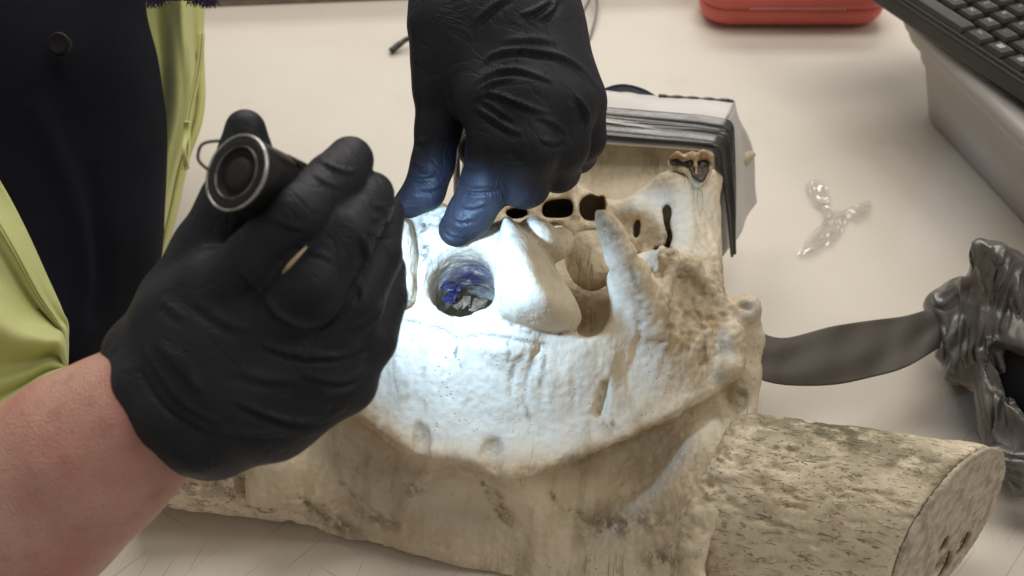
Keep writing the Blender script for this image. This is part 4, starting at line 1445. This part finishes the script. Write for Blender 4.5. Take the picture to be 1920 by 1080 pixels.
BN = root('tape_bundle', tuple(TZ(1860, 800)), 'crumpled glossy grey duct tape bundle round a black core at the right edge', 'tape bundle')
lo, hi = bounds(1715, 2000, 430, 960, .54, .76)
K = Field(lo, hi, 0.0011)
K.relief([(1828, 448), (1862, 454), (1930, 486), (1990, 520), (1990, 700), (1930, 690), (1900, 660), (1880, 650), (1862, 690), (1850, 730), (1835, 728), (1790, 722), (1764, 690), (1752, 640), (1758, 600), (1736, 578), (1748, 552), (1784, 530), (1816, 516), (1815, 478)],
         [(1828, 450, .640), (1815, 500, .650), (1860, 470, .628), (1930, 490, .640), (1860, 560, .642), (1900, 600, .638), (1780, 560, .672), (1745, 575, .682), (1790, 640, .660), (1770, 690, .665), (1840, 710, .648), (1950, 640, .63), (1830, 600, .646), (1870, 520, .632), (1985, 600, .64)],
         0.05, 0.004, 0.004)
K.relief([(1832, 700), (1850, 640), (1872, 640), (1885, 700), (1905, 760), (1940, 800), (1990, 830), (1990, 900), (1920, 880), (1860, 856), (1842, 850), (1834, 790)],
         [(1840, 720, .645), (1860, 660, .630), (1870, 740, .626), (1845, 830, .630), (1900, 800, .618), (1960, 850, .612), (1880, 860, .618)], 0.03, 0.004, 0.004)
K.chain([(1822, 846, .618, .0042), (1850, 850, .612, .005), (1900, 862, .606, .006), (1970, 872, .602, .007)], .003)
K.chain([(1846, 872, .616, .004), (1880, 878, .612, .006), (1930, 902, .608, .008), (1980, 930, .606, .009)], .003)
K.ell((1915, 700, .618), (.014, .022, .03), 15, .002, '-')
K.clip_table()
bl = [([(1828, 452), (1836, 500), (1852, 540)], 7, .0035, 1), ([(1860, 470), (1880, 500), (1866, 545)], 7, .003, 1), ([(1900, 478), (1878, 520), (1862, 600)], 5, .0025, 1), ([(1920, 500), (1895, 560), (1880, 630)], 5, .0022, 1),
      ([(1840, 570), (1838, 640), (1845, 720), (1860, 800)], 4.5, .0035, 1), ([(1850, 630), (1856, 690), (1880, 740), (1892, 800)], 4.5, .0035, 1), ([(1868, 660), (1890, 720), (1930, 780)], 5, .0035, 1), ([(1866, 730), (1872, 780), (1862, 830)], 4, .003, 1),
      ([(1790, 590), (1782, 640), (1792, 700)], 5, .0025, 1), ([(1808, 560), (1802, 620), (1812, 690)], 4.5, .0022, 1), ([(1762, 610), (1775, 640), (1784, 700)], 4.5, .0025, 1), ([(1824, 540), (1816, 600), (1824, 680)], 4, .002, 1),
      ([(1848, 850), (1900, 858), (1960, 868)], 4, -.002), ([(1870, 884), (1920, 905)], 4, .002, 1), ([(1905, 540), (1912, 600)], 5, .002, 1), ([(1750, 560), (1770, 570), (1795, 545)], 5, .0016, 1)]
bundle_tape = plastic('crumpled_duct_tape', (0.15, 0.142, 0.136), 0.34, 0.15, 0.12, 40, spec=0.6, metal=0.5)
def tri(x):
    return np.abs((x % 1.0) * 2 - 1) - 0.5
def crumple(V, Q):
    N = normals(V, Q)
    px = 960 + F * V[:, 0] / V[:, 2]
    py = 540 - F * V[:, 1] / V[:, 2]
    n1 = vnoise(V, 28, 5, 2)
    n2 = vnoise(V, 40, 9, 2)
    a = tri((px + 0.32 * py) / 58 + 0.8 * n1)
    b = tri((px - 0.55 * py) / 95 + 0.7 * n2)
    m = 0.5 + 0.5 * np.clip(2 * vnoise(V, 22, 13, 1), -1, 1)
    return V + N * (.0042 * a * m + .0044 * b * (1 - m))[:, None]
field_obj('crumpled_tape', K, bundle_tape, BN, bl, noise=((40, .0010, 5, 2),), relaxn=2, extra=crumple)
K = Field(*bounds(1840, 2010, 610, 830, .60, .72), 0.0025)
K.ell((1925, 710, .655), (.022, .034, .022), 10, .004)
field_obj('black_core', K, simple('black_fabric', (0.004, 0.004, 0.006), 0.9, bumps=.4, bscale=300), BN, noise=((60, .003, 3, 2),))

# ------------------------------------------------------------------ red case
red = simple('red_shell', (0.62, 0.125, 0.095), 0.5, bumps=0.12, bscale=900, var=0.08, vscale=12)
c0 = TZ(1488, 58)
RC = root('glasses_case', (c0[0], c0[1] + .035, 0), 'closed coral red hard case with rounded ends at the back', 'case')
def stadium(cx, cy, hw, hd, r, n=10):
    out = []
    for sx, sy, a0 in ((1, -1, -90), (1, 1, 0), (-1, 1, 90), (-1, -1, 180)):
        for i in range(n + 1):
            a = math.radians(a0 + 90 * i / n)
            out.append((cx + sx * (hw - r) + r * math.cos(a), cy + sy * (hd - r) + r * math.sin(a)))
    return out
def shell(zs, name, mat):
    rings = []
    for z, ins in zs:
        rings.append([(x, y, z) for x, y in stadium(RC.location.x, RC.location.y, .090 - ins, .037 - ins, .026 - min(ins, .02) * .6)])
    V = [p for r in rings for p in r]
    n = len(rings[0])
    Fc = [(i * n + j, i * n + (j + 1) % n, (i + 1) * n + (j + 1) % n, (i + 1) * n + j) for i in range(len(rings) - 1) for j in range(n)]
    Fc.append(tuple(range(n))[::-1])
    Fc.append(tuple((len(rings) - 1) * n + j for j in range(n)))
    return obj(name, V, Fc, mat, RC)
shell([(.0005, .018), (.002, .011), (.006, .0045), (.011, .0012), (.017, 0), (.0215, .0004), (.0222, .0014)], 'case_base', red)
shell([(.0228, .0014), (.0235, .0004), (.029, 0), (.036, .003), (.042, .009), (.045, .018)], 'case_lid', red)
shell([(.0215, .0016), (.0235, .0016)], 'seam', simple('seam_dark', (0.16, 0.03, 0.025), 0.6))
zm = simple('zip_teeth', (0.62, 0.33, 0.29), 0.4)
for i in range(24):
    x = RC.location.x - .045 + i * .0039
    bm = rbox((x, RC.location.y - .0375, .0245), (1, 0, 0), (0, 1, 0), (0, 0, 1), .0024, .0014, .0022, .0003, 1)
    obj_bm('zip_tooth', bm, zm, RC, smooth=False)

# ------------------------------------------------------------------ glasses
GM = simple('dark_frame', (0.022, 0.020, 0.020), 0.35, var=0.3)
GW = simple('thin_wire', (0.10, 0.09, 0.085), 0.3, metal=0.8)
GL = root('eyeglasses', tuple(TZ(1000, 60)), 'thin dark-framed spectacles lying behind the upper gloved hand', 'glasses')
def on(px, py, z):
    return TZ(px, py, z)
pts = catmull([on(733, 96, .003), on(748, 84, .006), on(764, 73, .009), on(785, 69, .011), on(860, 66, .013), on(960, 58, .016), (on(1075, 44, .018))], 6, closed=False)
V, Fc = tube(pts, [.0032] * 8 + [.0026] * 6 + [.0016] * (len(pts) - 14), 10)
obj('temple', V, Fc, GM, GL)
pts = catmull([on(1075, 60, .003), on(1088, 34, .010), on(1100, 10, .014), on(1110, -10, .016), on(1120, -30, .016)], 6, closed=False)
V, Fc = tube(pts, .0013, 8)
obj('temple', V, Fc, GW, GL)
pts = catmull([on(1100, 78, .001), on(1112, 50, .004), on(1119, 20, .007), on(1117, -6, .010), on(1104, -30, .012), on(1078, -45, .012), on(1050, -40, .010), on(1040, -10, .008), on(1048, 30, .005), on(1070, 66, .002)], 6, closed=True)
V, Fc = tube(np.vstack([pts, pts[:1]]), .0011, 8, False)
obj('lens_rim', V, Fc, GW, GL)
pts2 = pts + np.array([-.055, .012, 0])
V, Fc = tube(np.vstack([pts2, pts2[:1]]), .0011, 8, False)
obj('lens_rim', V, Fc, GW, GL)

# ------------------------------------------------------------------ plastic bin
t = NT('translucent_plastic')
t.set(Base_Color=t.mix(t.ramp(t.noise(10, 4), .3, .7), (0.84, 0.79, 0.74), (0.90, 0.86, 0.82)), Roughness=0.38)
t.b.inputs['Transmission Weight'].default_value = 0.5
t.b.inputs['IOR'].default_value = 1.2
t.set(Normal=t.bump(t.noise(50, 3), 0.08, 0.001))
bin_mat = t.m
b0, b1 = TZ(1716, 204), TZ(1920, 426)
du = (b1 - b0)
du[2] = 0
du /= np.linalg.norm(du)
dv = np.array([-du[1], du[0], 0])          # to the right, away from the table middle
if dv[0] < 0:
    dv = -dv
BI = root('storage_bin', tuple(b0 + du * .2 + dv * .15), 'translucent white plastic storage bin under the keyboard', 'bin')
def bp(a, b, z, flare=.03):
    """a along the near wall, b inwards"""
    k = z / .10
    return b0 + du * (a - flare * k * (1 if a < .2 else -1)) + dv * (b - flare * k * (1 if b < .15 else -1)) + np.array([0, 0, z])
def bin_loop(z, off, r=.03, la=.46, lb=.34, n=8):
    out = []
    for ca, cb, a0 in ((la - r, r, -90), (la - r, lb - r, 0), (r, lb - r, 90), (r, r, 180)):
        for i in range(n + 1):
            a = math.radians(a0 + 90 * i / n)
            x, y = ca + (r + off) * math.cos(a), cb + (r + off) * math.sin(a)
            out.append(b0 + du * x + dv * y + np.array([0, 0, z]))
    return out
def loft(loops, cap=None):
    V = [p for l in loops for p in l]
    n = len(loops[0])
    Fc = [(i * n + j, i * n + (j + 1) % n, (i + 1) * n + (j + 1) % n, (i + 1) * n + j) for i in range(len(loops) - 1) for j in range(n)]
    if cap == 'both':
        Fc.append(tuple(range(n))[::-1])
        Fc.append(tuple((len(loops) - 1) * n + j for j in range(n)))
    return V, Fc
wall_l = [bin_loop(z, o) for z, o in ((.001, -.006), (.004, 0), (.03, .008), (.055, .015), (.057, .019), (.075, .024), (.077, .033), (.083, .035), (.086, .034), (.086, .029), (.079, .021), (.055, .012), (.03, .005), (.006, -.004))]
V, Fc = loft(wall_l)
Fc.append(tuple(range(36))[::-1])
Fc.append(tuple(len(wall_l) * 36 - 36 + j for j in range(36)))
obj('bin_body', V, Fc, bin_mat, BI)
lid_l = [bin_loop(z, o) for z, o in ((.0875, .030), (.0880, .040), (.096, .040), (.098, .037), (.098, .020), (.092, .016), (.0905, .010))]
V, Fc = loft(lid_l, 'both')
obj('bin_lid', V, Fc, bin_mat, BI)
# ------------------------------------------------------------------ keyboard
kz = .119
k0, k1 = TZ(1688, 2, kz), TZ(1920, 154, kz)
ku = k1 - k0
ku[2] = 0
ku /= np.linalg.norm(ku)
kv = np.array([-ku[1], ku[0], 0])
if kv[0] < 0:
    kv = -kv
up = np.array([0, 0, 1.0])
KB = root('keyboard', tuple(k0 + ku * .1 + kv * .06 - up * .03), 'black keyboard lying on the plastic bin in the top corner', 'keyboard')
kb_case = simple('keyboard_case', (0.020, 0.018, 0.016), 0.45, bumps=0.15, bscale=1200, var=0.2)
kb_key = simple('keycap', (0.028, 0.026, 0.023), 0.42, bumps=0.15, bscale=1500, var=0.2)
kb_leg = simple('white_legend', (0.62, 0.60, 0.56), 0.5)
ctr = k0 + ku * .10 + kv * .075
bm = rbox(ctr - up * .0075, ku, kv, up, .46, .150, .015, .003, 3)
obj_bm('case', bm, kb_case, KB, smooth=False)
bm = rbox(k0 + ku * .10 + kv * .0045 + up * .0012, ku, kv, up, .455, .006, .0026, .0008, 2)
obj_bm('front_lip', bm, kb_case, KB, smooth=False)

def keycap(a, b, wa, wb, legend=None):
    c = k0 + ku * a + kv * b
    bm = bmesh.new()
    rings = []
    for z, ins in ((-.001, 0), (.0045, .0012), (.0068, .0026), (.0072, .0034)):
        hw, hb = wa / 2 - ins, wb / 2 - ins
        rings.append([bm.verts.new(tuple(c + ku * x + kv * y + up * (z - (.0006 if (z > .0069) else 0)))) for x, y in ((-hw, -hb), (hw, -hb), (hw, hb), (-hw, hb))])
    for i in range(3):
        for j in range(4):
            bm.faces.new((rings[i][j], rings[i][(j + 1) % 4], rings[i + 1][(j + 1) % 4], rings[i + 1][j]))
    bm.faces.new(rings[3])
    bm.faces.new(rings[0][::-1])
    bmesh.ops.recalc_face_normals(bm, faces=bm.faces)
    o = obj_bm('key', bm, kb_key, KB, smooth=False, origin=tuple(c))
    if legend:
        if legend in ('win', 'menu'):
            parts = [(-.0014, -.0014), (.0014, -.0014), (-.0014, .0014), (.0014, .0014)] if legend == 'win' else [(0, -.0018), (0, 0), (0, .0018)]
            sx, sy = (.0022, .0022) if legend == 'win' else (.005, .001)
            VV, FF = [], []
            for (x, y) in parts:
                n = len(VV)
                for qx, qy in ((-1, -1), (1, -1), (1, 1), (-1, 1)):
                    VV.append(c + ku * (x + qx * sx / 2 - .001) + kv * (y + qy * sy / 2 + .001) + up * .00685)
                FF.append((n, n + 1, n + 2, n + 3))
            obj('legend', VV, FF, kb_leg, o, smooth=False)
        else:
            cu = bpy.data.curves.new('legend', 'FONT')
            cu.body = legend
            cu.size = .0062 if len(legend) == 1 else .0042
            cu.align_x = 'CENTER'
            tmp = bpy.data.objects.new('legend_tmp', cu)
            COL.objects.link(tmp)
            dg = bpy.context.evaluated_depsgraph_get()
            me = tmp.evaluated_get(dg).to_mesh()
            VV = [c + ku * (v.co.x - .002) + kv * (v.co.y + .0002) + up * .00685 for v in me.vertices]
            FF = [tuple(p.vertices) for p in me.polygons]
            tmp.to_mesh_clear()
            bpy.data.objects.remove(tmp)
            bpy.data.curves.remove(cu)
            obj('legend', VV, FF, kb_leg, o, smooth=False)
    return o


P0 = .019
kstart = float((TZ(1836, 70, kz + .004) - k0) @ ku)      # first key after the space bar
row0 = float((TZ(1836, 70, kz + .004) - k0) @ kv)
keycap(kstart - .0105 - .056, row0, .112, .0165)
for i, lg in enumerate(('Alt', 'win', 'menu', 'Ctrl')):
    keycap(kstart + i * .0215, row0, .0200, .0165, lg)
for r_, (off, lets) in enumerate((( -.0135, 'CVBNM,./'), (-.0185, 'FGHJKL;@'), (-.0235, 'RTYUIOP['), (-.030, '45678900'))):
    for i, ch in enumerate(lets):
        keycap(kstart + off + (i - 4) * P0, row0 + (r_ + 1) * P0, .0172, .0165, ch)

# ------------------------------------------------------------------ clear scrap on the table
t = NT('clear_film')
tr = t.n('ShaderNodeBsdfTransparent')
gs = t.n('ShaderNodeBsdfGlossy')
gs.inputs['Roughness'].default_value = 0.10
df = t.n('ShaderNodeBsdfDiffuse')
df.inputs['Color'].default_value = (0.8, 0.77, 0.72, 1)
m1 = t.n('ShaderNodeMixShader')
m1.inputs[0].default_value = 0.11
t.t.links.new(tr.outputs[0], m1.inputs[1])
t.t.links.new(df.outputs[0], m1.inputs[2])
lw = t.n('ShaderNodeLayerWeight')
lw.inputs[0].default_value = 0.06
m2 = t.n('ShaderNodeMixShader')
m2.inputs[0].default_value = 0.10
t.t.links.new(m1.outputs[0], m2.inputs[1])
t.t.links.new(gs.outputs[0], m2.inputs[2])
t.t.links.new(m2.outputs[0], t.t.nodes['Material Output'].inputs['Surface'])
film = t.m
sr = np.random.default_rng(4)
sc_pts = [(1510, 350), (1545, 340), (1570, 395), (1630, 375), (1625, 400), (1590, 410), (1575, 440), (1530, 470), (1495, 475), (1520, 440), (1545, 405)]
ctrp = np.array([1560, 405.0])
ring = catmull(sc_pts, 6)
VV = []
nr_ = 14
for k in range(nr_):
    s_ = k / (nr_ - 1)
    for j, p in enumerate(ring):
        q = ctrp + (p - ctrp) * s_
        z = .0035 + .0035 * float(vnoise(np.array([[q[0] / 15., q[1] / 9., 0.3]]), 1.0, 3, 2)[0])
        VV.append(TZ(q[0], q[1], z))
m_ = len(ring)
FF = [(k * m_ + j, k * m_ + (j + 1) % m_, (k + 1) * m_ + (j + 1) % m_, (k + 1) * m_ + j) for k in range(nr_ - 1) for j in range(m_)]
SCR = obj('plastic_scrap', VV, FF, film, None, smooth=False, origin=tuple(TZ(1560, 405)))
sm = SCR.modifiers.new('thickness', 'SOLIDIFY')
sm.thickness = .0003
tag(SCR, 'small crumpled clear plastic scrap on the bare table', 'plastic scrap')
